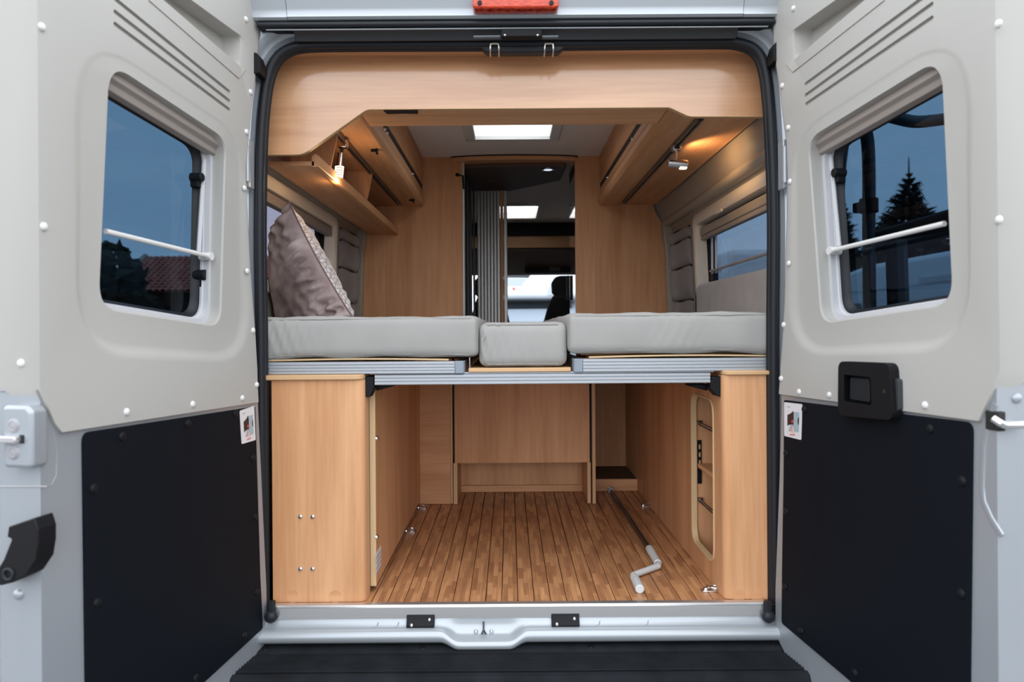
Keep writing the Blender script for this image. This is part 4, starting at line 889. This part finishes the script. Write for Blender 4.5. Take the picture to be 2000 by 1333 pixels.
for s_, px in ((-1, 724), (1, 1395)):
    q = at(px, 735, .06); zt_ = at(px, 735, .06)[2]
    b = B(); b.prism([(q[0]-.014, zt_), (q[0]+.014, zt_), (q[0]+.014, zt_-.038), (q[0]-s_*-.002, zt_-.066), (q[0]+s_*.012, zt_-.066), (q[0]+s_*.014, zt_-.03)] if False else ([(q[0]-.014, zt_), (q[0]+.014, zt_), (q[0]+.014, zt_-.036), (q[0]+.002, zt_-.064), (q[0]-.014, zt_-.064)] if s_ < 0 else [(q[0]-.014, zt_), (q[0]+.014, zt_), (q[0]+.014, zt_-.064), (q[0]+.0, zt_-.06), (q[0]-.02, zt_-.036)]), 'y', .04, .085); finish('bracket', b, 'black', cbm, bevel=.003)
    b = B(); b.prism([(q[0]-s_*.010, zt_-.028), (q[0]-s_*.010, zt_-.05), (q[0]-s_*.070, zt_-.034), (q[0]-s_*.070, zt_-.028)], 'y', .10, .16); finish('brace', b, 'black', cbm, bevel=.003)
# wooden board in the aisle between the frames
zbd0, zbd1 = at(1000, 727, .035)[2], at(1000, 719, .035)[2]
b = B(); b.box(at(915, 722, .035)[0], at(1115, 722, .035)[0], .035, 1.93, zbd0, zbd1); tag(finish('bed_board', b, 'edge', bevel=.002), 'narrow wooden board under the centre mattress', 'board')
b = B(); q = at(917, 712, .06); b.cyl((q[0], .07, zbd1+.0002), (q[0], .07, zbd1+.032), .002); tag(finish('locking_pin', b, 'chrome'), 'thin steel pin standing at the left end of the narrow bed board', 'pin')
def mattress(x0, x1, y0, y1, z0, z1, label, seed, r=.022, sag=None):
    nx_, ny, nz_ = max(8, int((x1-x0)/.012)), 40, 12
    b = B(); grid = {}
    def put(i, j, k):
        key = (i, j, k)
        if key in grid: return grid[key]
        X, Y, Z = x0+(x1-x0)*i/nx_, y0+(y1-y0)*(j/ny)**1.6, z0+(z1-z0)*k/nz_
        p = Vector((X, Y, Z)); q = Vector((min(max(X, x0+r), x1-r), min(max(Y, y0+r), y1-r), min(max(Z, z0+r), z1-r)))
        dv = p-q
        if dv.length > 1e-6:
            # map the square corner onto a rounded one
            m_ = max(abs(dv.x), abs(dv.y), abs(dv.z)); p = q+dv.normalized()*m_
        fx, fz = (X-x0)/(x1-x0), (Z-z0)/(z1-z0)
        n0 = fbm((X*7+seed, Z*5, Y*6), 1.)*.0035
        if j == 0:
            endw = math.exp(-((X-x0)/.12)**2) if seed < 10 else math.exp(-((X-(x0+.45*(x1-x0)))/.10)**2)*.3
            cre = math.sin((X*1.0+(Z-z0)*(.35 if seed < 10 else -.5))*190+seed)*.0035*endw*(1-abs(fz-.5))*2.4
            p.y += -.004*math.sin(math.pi*fz)+n0+cre
        elif k in (0, nz_): p.z += n0*1.3+(.004*noise.noise(Vector((X*9+seed, 3.1, Y*8))) if k == 0 else .002*noise.noise(Vector((X*22, 8.+seed, Y*9))))
        if sag and k <= nz_//2: p.z += sag(fx)*(1-2*k/nz_)
        grid[key] = b.v(p); return grid[key]
    for k, kk in ((0, 1), (nz_, 0)):
        for i in range(nx_):
            for j in range(ny): b.f((put(i, j, k), put(i+1, j, k), put(i+1, j+1, k), put(i, j+1, k)))
    for j in (0, ny):
        for i in range(nx_):
            for k in range(nz_): b.f((put(i, j, k), put(i+1, j, k), put(i+1, j, k+1), put(i, j, k+1)))
    for i in (0, nx_):
        for j in range(ny):
            for k in range(nz_): b.f((put(i, j, k), put(i, j+1, k), put(i, j+1, k+1), put(i, j, k+1)))
    t = thing('mattress', ((x0+x1)/2, (y0+y1)/2, z0), label, 'mattress')
    finish('cover', b, 'mattress', t, angle=80)
    # sewn seams along the front edges
    for zq in (z0+.010, z1-.008):
        b = B(); b.tube([(x0+r+(x1-x0-2*r)*i/30, y0+.0035+fbm((i*.4+seed, zq, 0))*.0012+(.0 if zq > z0+.02 else .001), zq+.0015*noise.noise(Vector((i*.7, seed, zq)))+(sag(i/30)*.8 if sag and zq < (z0+z1)/2 else 0)) for i in range(31)], .0016, 6); finish('seam', b, 'mattress', t)
    return t
yl = .03
mz = at(700, 701, yl)[2]
mattress(-.775, at(934, 660, yl)[0], yl, 1.955, at(700, 699, yl)[2], at(700, 618.5, yl)[2], 'left pale grey mattress carrying the velvet pillow', 2., sag=lambda f: -.010*math.exp(-(f/.10)**2)-.004*math.exp(-((f-1)/.15)**2))
mattress(at(1109, 660, yl)[0], .90, yl, 1.955, at(1300, 690, yl)[2], at(1300, 611, yl)[2], 'right pale grey mattress on the raised right bed frame', 14., sag=lambda f: -.006*math.exp(-((f-.86)/.12)**2))
mattress(at(933, 660, .02)[0]+.002, at(1111, 660, .02)[0]-.003, .04, 1.955, zbd1+.001, at(1020, 629, .035)[2], 'narrow centre mattress sitting lower between the two wide ones', 5.5, r=.028)

# pillow
def pillow():
    t = thing('pillow', (-.62, .42, .878), 'taupe velvet pillow with patterned grey side leaning on the left wall', 'pillow')
    a, T, n = PIL_A, PIL_T, 96
    e2 = Vector((-.49, .10, .866)).normalized(); e1 = Vector((.60, -.78, 0)); e1.z = -(e2.x*e1.x+e2.y*e1.y)/e2.z; e1.normalize(); e3 = e2.cross(e1)
    corner = Vector((-.535, .30, .876)); ctr = corner+e2*a-e1*a
    Mx = Matrix(((e1.x, e3.x, e2.x, ctr.x), (e1.y, e3.y, e2.y, ctr.y), (e1.z, e3.z, e2.z, ctr.z), (0, 0, 0, 1)))
    def rest(b):
        b.bm.transform(Mx)
        for v in b.bm.verts:                       # squashed where it rests on the mattress and against the wall
            v.co.z = max(v.co.z, .879+.004*noise.noise(v.co*9)); v.co.x = max(v.co.x, -.862+.02*max(0, v.co.z-1.0))
    for sgn, nm, mt in ((-1, 'velvet_face', 'velvet'), (1, 'patterned_face', 'scales')):
        b = B(); R = []
        for j in range(n+1):
            row = []
            for i in range(n+1):
                u, v = -1+2*i/n, -1+2*j/n
                u, v = math.sin(u*math.pi/2)*.5+u*.5, math.sin(v*math.pi/2)*.5+v*.5
                X = a*u*(1-.075*(1-v*v)**1.0*abs(u)**3); Z = a*v*(1-.075*(1-u*u)*abs(v)**3)
                th = T*((1-abs(u)**2.6)*(1-abs(v)**2.6))**.55
                du, dv = 1-abs(u), 1-abs(v)
                pk = (math.sin(v*34+3*noise.noise(Vector((v*3, u*2, sgn))))*math.exp(-du/.30)+math.sin(u*30+3*noise.noise(Vector((u*3, v*2, sgn+4))))*math.exp(-dv/.25))*(.022 if sgn < 0 else .0035)
                pk += .011*noise.noise(Vector((u*2.6+sgn, v*3.4, 7)))+.006*noise.noise(Vector((u*4-v*5, v*2, 3+sgn)))
                e_ = min(1, min(du, dv)/.10)
                row.append((X, sgn*(th+pk*e_), Z))
            R.append(row)
        b.loft(R, closed=False, cap=False); rest(b); o = finish(nm, b, mt, t, angle=180)
    ed = []
    for i in range(81):
        q = i/80*4; sd_, f_ = int(q) % 4, q-int(q); s_ = -1+2*f_
        u, v = ((s_, -1), (1, s_), (-s_, 1), (-1, -s_))[sd_]
        ed.append((a*u*(1-.075*(1-v*v)*abs(u)**3), 0, a*v*(1-.075*(1-u*u)*abs(v)**3)))
    b = B(); b.tube(ed[:-1], .0032, 6, closed=True); rest(b); finish('piping', b, 'velvet_trim', t)
PIL_A, PIL_T = .24, .10
pillow()

# ================================================================== STORAGE BAY
XL, XR = -.4455, .655
def worktop(b, x0, x1, y0, y1, z0, z1, right):
    r = .035; p = [(x0, y0), (x1, y0), (x1, y1), (x0, y1)]
    b.prism(rpoly(p, [0, r, 0, 0] if right else [r, 0, 0, 0], 6), 'z', z0, z1)
lcab = thing('side_cabinet', (-.59, .09, 0), 'left wooden cabinet front with four bolts beside the storage bay', 'cabinet')
zt_ = at(620, 743, .02)[2]
b = B(); b.prism(rpoly([(-.73, .02), (XL, .02), (XL, .094), (-.73, .094)], [0, .028, 0, 0], 7), 'z', .002, zt_); finish('front_panel', b, 'wood_v', lcab, angle=50)
b = B(); worktop(b, -.745, XL-.001, .008, .105, zt_+.0005, at(620, 732.5, .02)[2], True); finish('worktop', b, 'edge', lcab, bevel=.003)
for px, py in ((587, 1010), (611, 1010), (587, 1112), (611, 1112)):
    q = at(px, py, .02); b = B(); b.dome((q[0], .0198, q[2]), (0, -1, 0), .0075, .005); finish('bolt', b, 'chrome', lcab)
for px in (572, 655):
    q = at(px, 1166, .02); b = B(); b.cyl((q[0], .0205, q[2]), (q[0], .0188, q[2]), .019, n=28); finish('cover_cap', b, 'wood_x', lcab)
lpan = thing('bay_side_panel', (XL, .7, 0), 'left wooden side panel of the storage bay with two chrome knobs', 'panel')
xf = at(733, 900, .11)[0]
b = B(); b.box(xf-.017, xf, .1135, 1.285, .020, .655); finish('board', b, 'wood_v', lpan)
b = B(); b.prism(rpoly([(xf-.0175, .019), (xf+.0005, .019), (xf+.0005, .654), (xf-.0175, .654)], [0, 0, .01, 0], 4), 'y', .110, .1133); finish('edge_band', b, 'edge_pale', lpan)
for py in (857, 1050):
    q = on_x(737, py, xf+.004); b = B(); b.dome((xf, q[1], q[2]), (1, 0, 0), .009, .009); finish('knob', b, 'chrome', lpan)
q0, q1 = on_x(734, 1124, xf), on_x(744, 1070, xf); b = B(); b.box(xf, xf+.0008, q0[1], q1[1], q1[2]-.062, q1[2]+.008); sl = finish('sticker', b, 'label', lpan)
for k in range(4):
    zq = q1[2]-.004-.016*k; b = B(); b.box(xf+.0008, xf+.0012, q0[1]+.006, q1[1]-.006, zq-.009, zq-.002); finish('print_block', b, 'grey_print', sl)
b = B(); b.box(XL-.015, xf-.0180, .098, .112, .002, .66); tag(finish('gap_shade_strip', b, 'dark'), 'dark strip painted as gap shade between the left cabinet and the bay side panel', 'strip')  # solid dark strip standing in for the shade of an open gap
# back wall of the bay
Yk = 1.29
bb = thing('storage_partition', (.05, 1.4, 0), 'wooden back wall of the storage bay with open foot recess', 'panel')
def X_(px, Y): return at(px, 900, Y)[0]
b = B(); b.box(XL-.01, X_(880, Yk), Yk, Yk+.016, .002, .70); finish('left_panel', b, 'wood_x', bb, bevel=.001)
for a, c, yy in ((880.5, 884, Yk+.004), (885.5, 893, Yk), (1147, 1153.5, Yk), (1157, 1163, Yk-.01)):
    ztop = .70 if a < 885 or a > 1150 else at(885, 905, Yk)[2]-.001
    b = B(); b.box(X_(a, yy), X_(c, yy), yy, 1.548, .002, ztop); finish('upright', b, 'wood_v', bb, bevel=.001)
    b = B(); b.box(X_(a, yy), X_(c, yy), yy-.001, yy, .002, ztop); finish('edge_band', b, 'edge', bb)
zb_ = at(1000, 905, Yk)[2]
b = B(); b.box(X_(888, Yk), X_(1152, Yk), Yk+.002, Yk+.018, zb_, .70); finish('door_panel', b, 'wood_v', bb, bevel=.001)
b = B(); b.box(X_(885, Yk), X_(1156, Yk), Yk+.020, Yk+.022, zb_, .70); finish('shadow_gap', b, 'dark', bb)
zs_ = at(1000, 948, 1.55)[2]
b = B(); b.box(X_(888, 1.55), X_(1158, 1.55), 1.55, 1.566, zs_+.001, .70); finish('recess_back', b, 'wood_v', bb)
b = B(); b.box(X_(888, 1.55), X_(1158, 1.55), 1.546, 1.566, .002, zs_-.001); finish('recess_plinth', b, 'wood_x', bb, bevel=.001)
rz = at(1200, 937, 1.55)[2]
b = B(); b.box(X_(1163, 1.56), XR-.001, 1.552, 1.568, .002, rz); finish('step_front', b, 'wood_x', bb)
b = B(); b.box(X_(1163, 1.56), XR-.001, 1.569, 1.92, rz-.012, rz); finish('step_top', b, 'dark_brown', bb)
b = B(); b.box(X_(1155, 1.9), XR-.001, 1.921, 1.935, .002, .70); finish('far_panel', b, 'wood_v', bb)
# right cabinet with the cut-out
rcab = thing('side_cabinet', (.75, .5, 0), 'right wooden cabinet with rounded cut-out opening and inner shelf', 'cabinet')
ztr = at(1450, 733, .02)[2]
b = B(); b.prism(rpoly([(XR, .02), (.80, .02), (.80, .036), (XR+.017, .036), (XR+.017, .11), (XR, .11)], [.026, 0, 0, .012, 0, 0], 7), 'z', .002, ztr); finish('front_panel', b, 'wood_v', rcab, angle=50)
b = B(); worktop(b, XR+.0, .82, .008, .16, ztr+.0005, at(1450, 724, .02)[2], False); finish('worktop', b, 'edge', rcab, bevel=.003)
for px in (1443, 1479):
    q = at(px, 1164, .02); b = B(); b.cyl((q[0], .0205, q[2]), (q[0], .0188, q[2]), .019, n=28); finish('cover_cap', b, 'wood_x', rcab)
ho = rpoly([(.125, .078), (.405, .078), (.405, .602), (.125, .602)], .055, 8)
b = B()
b.plate([(.1102, .002), (1.92, .002), (1.92, .69), (.1102, .69)], [ho], XR, XR+.016, back=True)
bm = b.bm
sw_ = Matrix(((0, 1, 0, 0), (1, 0, 0, 0), (0, 0, 1, 0), (0, 0, 0, 1)))
finish('side_wall', b, 'wood_v', rcab, Mx=sw_)
OUTR = rpoly([(.121, .074), (.409, .074), (.409, .606), (.121, .606)], .058, 8); HOI = rpoly([(.1262, .0792), (.4038, .0792), (.4038, .6008), (.1262, .6008)], .054, 8)
b = B(); b.loft([[(x_, p[0], p[1]) for p in l] for x_, l in ((XR-.004, HOI), (XR+.0158, HOI), (XR+.0158, OUTR), (XR-.004, OUTR), (XR-.004, HOI))], cap=False); finish('edge_band', b, 'edge_pale', rcab)
b = B(); b.box(XR+.0165, .945, .414, .430, .002, .69); finish('divider', b, 'wood_v', rcab)
b = B(); b.box(XR+.021, .90, .04, .4135, .335, .349); finish('inner_shelf', b, 'wood_y', rcab)
b = B(); b.box(XR+.021, .945, .04, .4135, .004, .012); finish('inner_floor', b, 'wood_y', rcab)
q0, q1 = at(1362, 860, .412), at(1370, 942, .412)
b = B(); b.box(q0[0], q1[0], .408, .4138, q1[2]-.005, q0[2]); sr_ = finish('shelf_track', b, 'black', rcab)
for k in range(3):
    z = q0[2]-.022-.028*k; b = B(); b.box(q0[0]+.004, q1[0]-.004, .4074, .4081, z-.010, z+.006); finish('slot', b, 'edge', sr_)
for z in (.493, .217):
    for dz in (-.004, .005):
        b = B(); b.tube([(XR+.026, .11, z+dz), (XR+.026, .4135, z+dz)], .0026, 8); finish('retaining_rod', b, 'rod', rcab)
    b = B(); b.cyl((XR+.0165, .408, z+.004), (XR+.036, .408, z+.004), .008); finish('rod_end', b, 'chrome', rcab)
q = on_x(1393, 1090, XR+.05); b = B(); b.dome((XR+.05, .16, .013), (0, 0, 1), .016, .018); finish('rubber_foot', b, 'black', rcab)

# crank on the floor
ck = thing('hand_crank', on_z(1250, 1080, .0), 'dark steel hand crank with pale grey grips lying on the plank floor', 'crank')
zr_ = .014
p0, p1 = on_z(1193, 958, zr_), on_z(1268, 1072, zr_)
b = B(); b.tube([p0, p1], .0095, 12); finish('rod', b, 'rod', ck)
dv = (Vector(p1)-Vector(p0)).normalized()
b = B(); b.cyl(Vector(p0)-dv*.008, Vector(p0)+dv*.02, .013); b.ring(Vector(p0)-dv*.012, dv, .012, .004); finish('rod_end', b, 'alu', ck)
p2 = on_z(1285, 1101, zr_); p3, p4, p5 = on_z(1286, 1106, zr_), on_z(1237, 1124, zr_), on_z(1250, 1152, zr_)
b = B(); b.tube([p1, Vector(p1)+(Vector(p2)-Vector(p1))*.3, Vector(p1)+(Vector(p2)-Vector(p1))*.33, p2], [.014, .0145, .0135, .0135], 14); finish('grip', b, 'grip', ck, bevel=.002)
b = B(); b.tube(smoothpath([p2, Vector(p3)*.985+Vector(p4)*.015, Vector(p3)*.85+Vector(p4)*.15, Vector(p3)*.15+Vector(p4)*.85, Vector(p4)*.985+Vector(p5)*.015, Vector(p4)*.8+Vector(p5)*.2], 6), .0105, 12); finish('crank_arm', b, 'grip', ck)
b = B(); b.tube([Vector(p4)*.85+Vector(p5)*.15, p5], .0145, 14); finish('grip', b, 'grip', ck, bevel=.003)
# lashing rings
def lashing(px, py, label, s=1., flip=0):
    q = on_z(px, py, .0); t = thing('lashing_ring', q, label, 'ring', None)
    b = B(); b.prism(rpoly([(q[0]-.03*s, q[1]-.014*s), (q[0]+.03*s, q[1]-.014*s), (q[0]+.03*s, q[1]+.014*s), (q[0]-.03*s, q[1]+.014*s)], .012*s, 4), 'z', .0003, .0045); finish('base_plate', b, 'chrome', t, bevel=.001)
    a_ = math.radians(25+flip); c_ = Vector((q[0]+.012*s, q[1], .0125)); b = B(); b.ring(c_, (math.sin(math.radians(8)), .1, 1), .021*s, .0035*s); finish('ring', b, 'chrome', t)
    b = B(); b.dome((q[0]-.016*s, q[1]-.004, .0045), (0, 0, 1), .009*s, .010); finish('screw', b, 'chrome', t)
lashing(1388, 1155, 'lashing ring on the floor by the right cabinet front', 1.05); lashing(1262, 990, 'lashing ring on the floor at the far right wall of the bay', .9)
lashing(800, 1040, 'nearer lashing ring on the floor beside the left bay panel', .9); lashing(823, 994, 'farther lashing ring on the floor in the left back corner', .9)

# ================================================================== OUTSIDE
ZG = -.64
b = B(); b.box(-90, 90, -60, 120, ZG-.2, ZG); struct('ground', b, 'asphalt')
def gp(px, py, Z): q = at(px, py, Z-DIST); return q
# house with red tiled roof (left window)
Ze, Zr = 26., 30.
e0 = gp(213, 572, Ze); r0 = gp(287, 504, Zr)
hs = thing('house', (e0[0]+4, Ze-DIST+2, ZG), 'house with red tiled roof seen through the left rear door window', 'house')
xL, xR = e0[0], e0[0]+9.; ye, yr = Ze-DIST, Zr-DIST; ze, zr2 = e0[2], r0[2]
b = B(); b.box(xL+.4, xR-.4, ye+.5, 2*yr-ye-.5, ZG, ze-.02); finish('wall', b, 'barn', hs)
dX = r0[0]-xL
b = B(); b.loft([[(xL, ye, ze), (r0[0], yr, zr2), (xL, 2*yr-ye, ze)], [(xR, ye, ze), (xR, yr, zr2), (xR, 2*yr-ye, ze)]]); finish('roof', b, 'tile', hs)
# tiles: rows of half-round courses laid on the front slope
b = B(); nr, ncol = 13, 40
for r in range(nr):
    for c in range(ncol):
        f0, f1 = r/nr, (r+1.12)/nr; xs_ = xL+dX*f0+(xR-xL-dX*f0)*c/ncol; wd = (xR-xL)/ncol
        ya_, za_ = ye+(yr-ye)*f0, ze+(zr2-ze)*f0; yb_, zb2 = ye+(yr-ye)*min(1, f1), ze+(zr2-ze)*min(1, f1)
        lift = .07
        b.loft([[(xs_, ya_-.02, za_+.03), (xs_+wd*.3, ya_-.05, za_+lift+.04), (xs_+wd*.7, ya_-.05, za_+lift+.04), (xs_+wd, ya_-.02, za_+.03)], [(xs_, yb_, zb2+.01), (xs_+wd*.3, yb_-.03, zb2+lift), (xs_+wd*.7, yb_-.03, zb2+lift), (xs_+wd, yb_, zb2+.01)]], closed=False, cap=False)
o = finish('roof_tiles', b, 'tile', hs, smooth=False); o['kind'] = 'stuff'
b = B(); b.tube([(xL-.05, ye-.06, ze+.02), (r0[0]-.05, yr, zr2+.05)], .13, 6); finish('verge_board', b, 'verge', hs)
# trees
def leafy(t, c, rx, ry, rz, n, m='leaf', s=.28, seed=1):
    rnd = random.Random(seed); b = B()
    for i in range(n):
        d_ = Vector((rnd.gauss(0, 1), rnd.gauss(0, 1), rnd.gauss(0, 1))).normalized(); q = rnd.random()**.4
        p = Vector(c)+Vector((d_.x*rx*q, d_.y*ry*q, d_.z*rz*q)); a_ = Vector((rnd.gauss(0, 1), rnd.gauss(0, 1), rnd.gauss(0, 1))).normalized(); u_ = a_.orthogonal().normalized()
        l = s*(.6+.8*rnd.random()); b.f([b.v(p-a_*l), b.v(p+u_*l*.45), b.v(p+a_*l), b.v(p-u_*l*.45)])
    o = finish('foliage', b, m, t, smooth=False); o['kind'] = 'stuff'
def broadleaf(X, Y, h, r, label, seed, n=900):
    t = thing('broadleaf_tree', (X, Y, ZG), label, 'tree')
    b = B(); b.tube([(X, Y, ZG), (X+.1, Y, ZG+h*.5), (X, Y, ZG+h*.8)], [.22, .16, .08], 8); finish('trunk', b, 'bark', t)
    leafy(t, (X, Y, ZG+h*.58), r, r, h*.42, n, 'leaf', .3, seed)
q = gp(222, 470, 24); broadleaf(q[0]-.6, q[1], q[2]-ZG+.1, 1.7, 'dark leafy tree left of the red roofed house', 3)
def spruce(X, Y, h, r, label, seed):
    rnd = random.Random(seed); t = thing('spruce_tree', (X, Y, ZG), label, 'tree')
    b = B(); b.tube([(X, Y, ZG), (X, Y, ZG+h*.6), (X, Y, ZG+h+.5)], [.25, .12, .015], 8); finish('trunk', b, 'bark', t)
    b = B(); lv = 34
    for k in range(lv):
        f_ = k/(lv-1); z = ZG+.6+(h-.7)*f_; rr = r*(1-f_)**.85*(.8+.35*rnd.random())+.12; nb = 13 if k < 24 else 8
        for i in range(nb):
            a_ = 2*math.pi*(i+rnd.random()*.8)/nb; L_ = rr*(.7+.5*rnd.random()); d_ = Vector((math.cos(a_), math.sin(a_), 0)); sd_ = Vector((-d_.y, d_.x, 0))
            p0_ = Vector((X, Y, z)); mid = p0_+d_*L_*.55+Vector((0, 0, -.10*L_)); tip = p0_+d_*L_+Vector((0, 0, .10*L_))
            w_ = .16*L_+.06
            b.f([b.v(p0_), b.v(mid+sd_*w_), b.v(tip), b.v(mid-sd_*w_)])
            for q_ in (.35, .5, .65, .8, .95):
                c_ = p0_+(tip-p0_)*q_+Vector((0, 0, -.12*L_*math.sin(math.pi*q_))); hh = (.22*L_+.1)*(1.1-q_*.6)
                b.f([b.v(c_-d_*.1*L_), b.v(c_+sd_*hh*.5+Vector((0, 0, -hh*.5))), b.v(c_+d_*.12*L_+Vector((0, 0, -hh))), b.v(c_-sd_*hh*.5+Vector((0, 0, -hh*.5)))])
    o = finish('foliage', b, 'needle', t, smooth=False); o['kind'] = 'stuff'
q = gp(1775, 312, 26); spruce(q[0], q[1], q[2]-ZG-.4, 2.9, 'tall dark spruce behind the white van, seen through the right door window', 5)
q = gp(1648, 395, 30); spruce(q[0], q[1], q[2]-ZG, 1.9, 'smaller dark spruce left of the tall one', 9)
q = gp(1850, 395, 25); broadleaf(q[0]+.9, q[1], q[2]-ZG-.4, 1.9, 'dark leafy tree right of the tall spruce', 8)
# parked vehicles
def wheel(t, X, Y, ax, z=None, r=.34):
    z = ZG+r+.002; d_ = Vector(ax); b = B(); b.cyl(Vector((X, Y, z))-d_*.11, Vector((X, Y, z))+d_*.11, r, n=24); w_ = finish('wheel', b, 'tyre', t, bevel=.03); b = B(); b.cyl(Vector((X, Y, z))-d_*.115, Vector((X, Y, z))+d_*.115, .2, n=20); finish('rim', b, 'alu', w_)
def side_van(X, ya, yb, h, label, cab=True):
    """panel van parked lengthwise, its left flank at X towards us"""
    t = thing('camper_van', (X+1, (ya+yb)/2, ZG), label, 'van')
    z = lambda q: ZG+q
    pr = [(ya, z(.35)), (yb, z(.35)), (yb+.02, z(.95)), (yb-.55, z(1.15)), (yb-1.25, z(h-.25)), (yb-1.6, z(h-.06)), (yb-2.2, z(h)), (ya+.1, z(h)), (ya, z(h-.1))]
    b = B(); b.prism(rpoly(pr, .1, 5), 'x', X, X+1.95); finish('body', b, 'white_van', t, bevel=.09, seg=3)
    def wnd(y0, y1, z0, z1, nm='side_window'): b = B(); b.prism(rpoly([(y0, z(z0)), (y1, z(z0)), (y1, z(z1)), (y0, z(z1))], .06, 4), 'x', X-.012, X+.01); finish(nm, b, 'van_glass', t)
    wnd(yb-2.1, yb-1.35, 1.25, 1.85, 'cab_window'); wnd(ya+.5, ya+1.5, 1.35, 1.8); wnd(ya+2.0, ya+2.7, 1.35, 1.8)
    b = B(); b.box(X-.014, X+.01, ya+.15, yb-.6, z(.72), z(.78)); finish('side_strip', b, 'black', t)
    for zz_ in (2.02, 1.15): b = B(); b.box(X-.008, X+.01, ya+.1, yb-1.2, z(zz_), z(zz_)+.025); finish('body_crease', b, 'frame_grey', t)
    b = B(); b.box(X-.016, X+.01, ya+.6, ya+1.9, z(h-.38), z(h-.30)); finish('awning_rail', b, 'frame_grey', t)
    wheel(t, X+.1, ya+1.1, (1, 0, 0)); wheel(t, X+.1, yb-1.0, (1, 0, 0)); wheel(t, X+1.85, ya+1.1, (1, 0, 0)); wheel(t, X+1.85, yb-1.0, (1, 0, 0))
q = gp(1750, 527, 11.5)
side_van(q[0]-.6, 5.6, 11.2, q[2]-ZG+.05, 'white camper van parked to the right, seen through the right door window')
q = gp(1450, 492, 14); side_van(q[0]-.1, 12.2, 18.4, q[2]-ZG+.1, 'white van parked farther ahead, seen through the right side window')
# motorhome seen through the windscreen
mh = thing('motorhome', (.6, 11., ZG), 'white motorhome facing us, seen through the windscreen', 'motorhome')
Ym = 9.5
def fm(px, py, Y=None): q = at(px, py, Ym if Y is None else Y); return q
zA_ = fm(1050, 586)[2]
zT_ = fm(1050, 528)[2]
X0m, X1m = fm(940, 560)[0], fm(1155, 560)[0]
b = B(); b.prism([(Ym+.25, zA_-.01), (Ym+.04, zA_+.02), (Ym, zA_+.08), (Ym+.18, zT_), (Ym+.5, zT_+.35), (Ym+1.5, zT_+.55), (Ym+6, zT_+.55), (Ym+6, ZG+.4), (Ym+1.1, ZG+.4), (Ym+1.1, zA_-.25)], 'x', X0m, X1m); finish('overcab_body', b, 'white_van', mh, bevel=.05, seg=3)
zW = fm(1050, 603)[2]; zH = fm(1050, 622)[2]
b = B(); b.prism([(Ym+.3, zA_-.01), (Ym+.05, zW), (Ym-.6, zW-.2), (Ym-.7, ZG+.35), (Ym+1.3, ZG+.35), (Ym+1.3, zA_-.01)], 'x', X0m+.12, X1m-.12); finish('cab', b, 'alu_cap', mh, bevel=.04, seg=3)
b = B(); b.prism([(Ym+.24, zA_-.015), (Ym+.02, zW+.01), (Ym+.04, zW+.01), (Ym+.27, zA_-.015)], 'x', X0m+.2, X1m-.2); finish('windscreen', b, 'van_glass', mh)
def onface(pts, m, nm, dy=0., th=.01):
    """plates lying on the sloping overcab face"""
    Q = []
    for px, py in pts:
        Y = Ym
        for _ in range(4):
            q = fm(px, py, Y); Y = Ym+.18*(q[2]-zA_-.08)/(zT_-zA_-.08)
        Q.append((q[0], Y-.004-dy, q[2]))
    b = B(); b.loft([Q, [(x_, y+th, z) for x_, y, z in Q]]); finish(nm, b, m, mh, smooth=False)
onface([(975, 544), (1031, 544.5), (1018, 559), (975, 559)], 'louvre', 'louvre_panel')
onface([(975, 537), (1036, 537.5), (1032, 543), (975, 542.5)], 'van_glass', 'roof_window')
onface([(1098, 543), (1110, 545), (1112, 560), (1104, 572), (1090, 577), (1072, 577), (1068, 571), (1073, 560), (1084, 549)], 'louvre', 'corner_window')
onface([(1000, 562.5), (1004, 562), (1007, 565), (1006, 567.5), (1002, 567)], 'red_print', 'red_emblem')
for i, a in enumerate((996.5, 1000, 1003, 1006)): onface([(a, 569.5), (a+2, 569.5), (a+2, 572), (a, 572)], 'grey_print', 'emblem_letter')
for X in (X0m+.2, X1m-.2): wheel(mh, X, Ym+.2, (1, 0, 0)); wheel(mh, X, Ym+4.2, (1, 0, 0))

# repeats of one kind share a group
GROUPS = {'spot_lamp': 'lamps on the rails', 'light_rail': 'lamp rails under the overhead cabinets', 'overhead_cabinet': 'overhead cabinets', 'lashing_ring': 'lashing rings on the bay floor', 'mattress': 'mattresses on the twin beds', 'slatted_bed': 'aluminium slatted beds', 'captain_chair': 'cab chairs', 'wall_organiser': 'fabric wall organisers', 'roof_hatch': 'roof hatches', 'wardrobe_panel': 'wood panels beside the doorway', 'spruce_tree': 'spruces behind the van', 'rear_door': 'rear doors', 'side_cabinet': 'cabinets flanking the storage bay', 'camper_van': 'white vans parked nearby', 'broadleaf_tree': 'leafy trees in the distance'}
for o in list(bpy.data.objects):
    k_ = o.name.split('.')[0]
    if o.parent is None and k_ in GROUPS: o['group'] = GROUPS[k_]
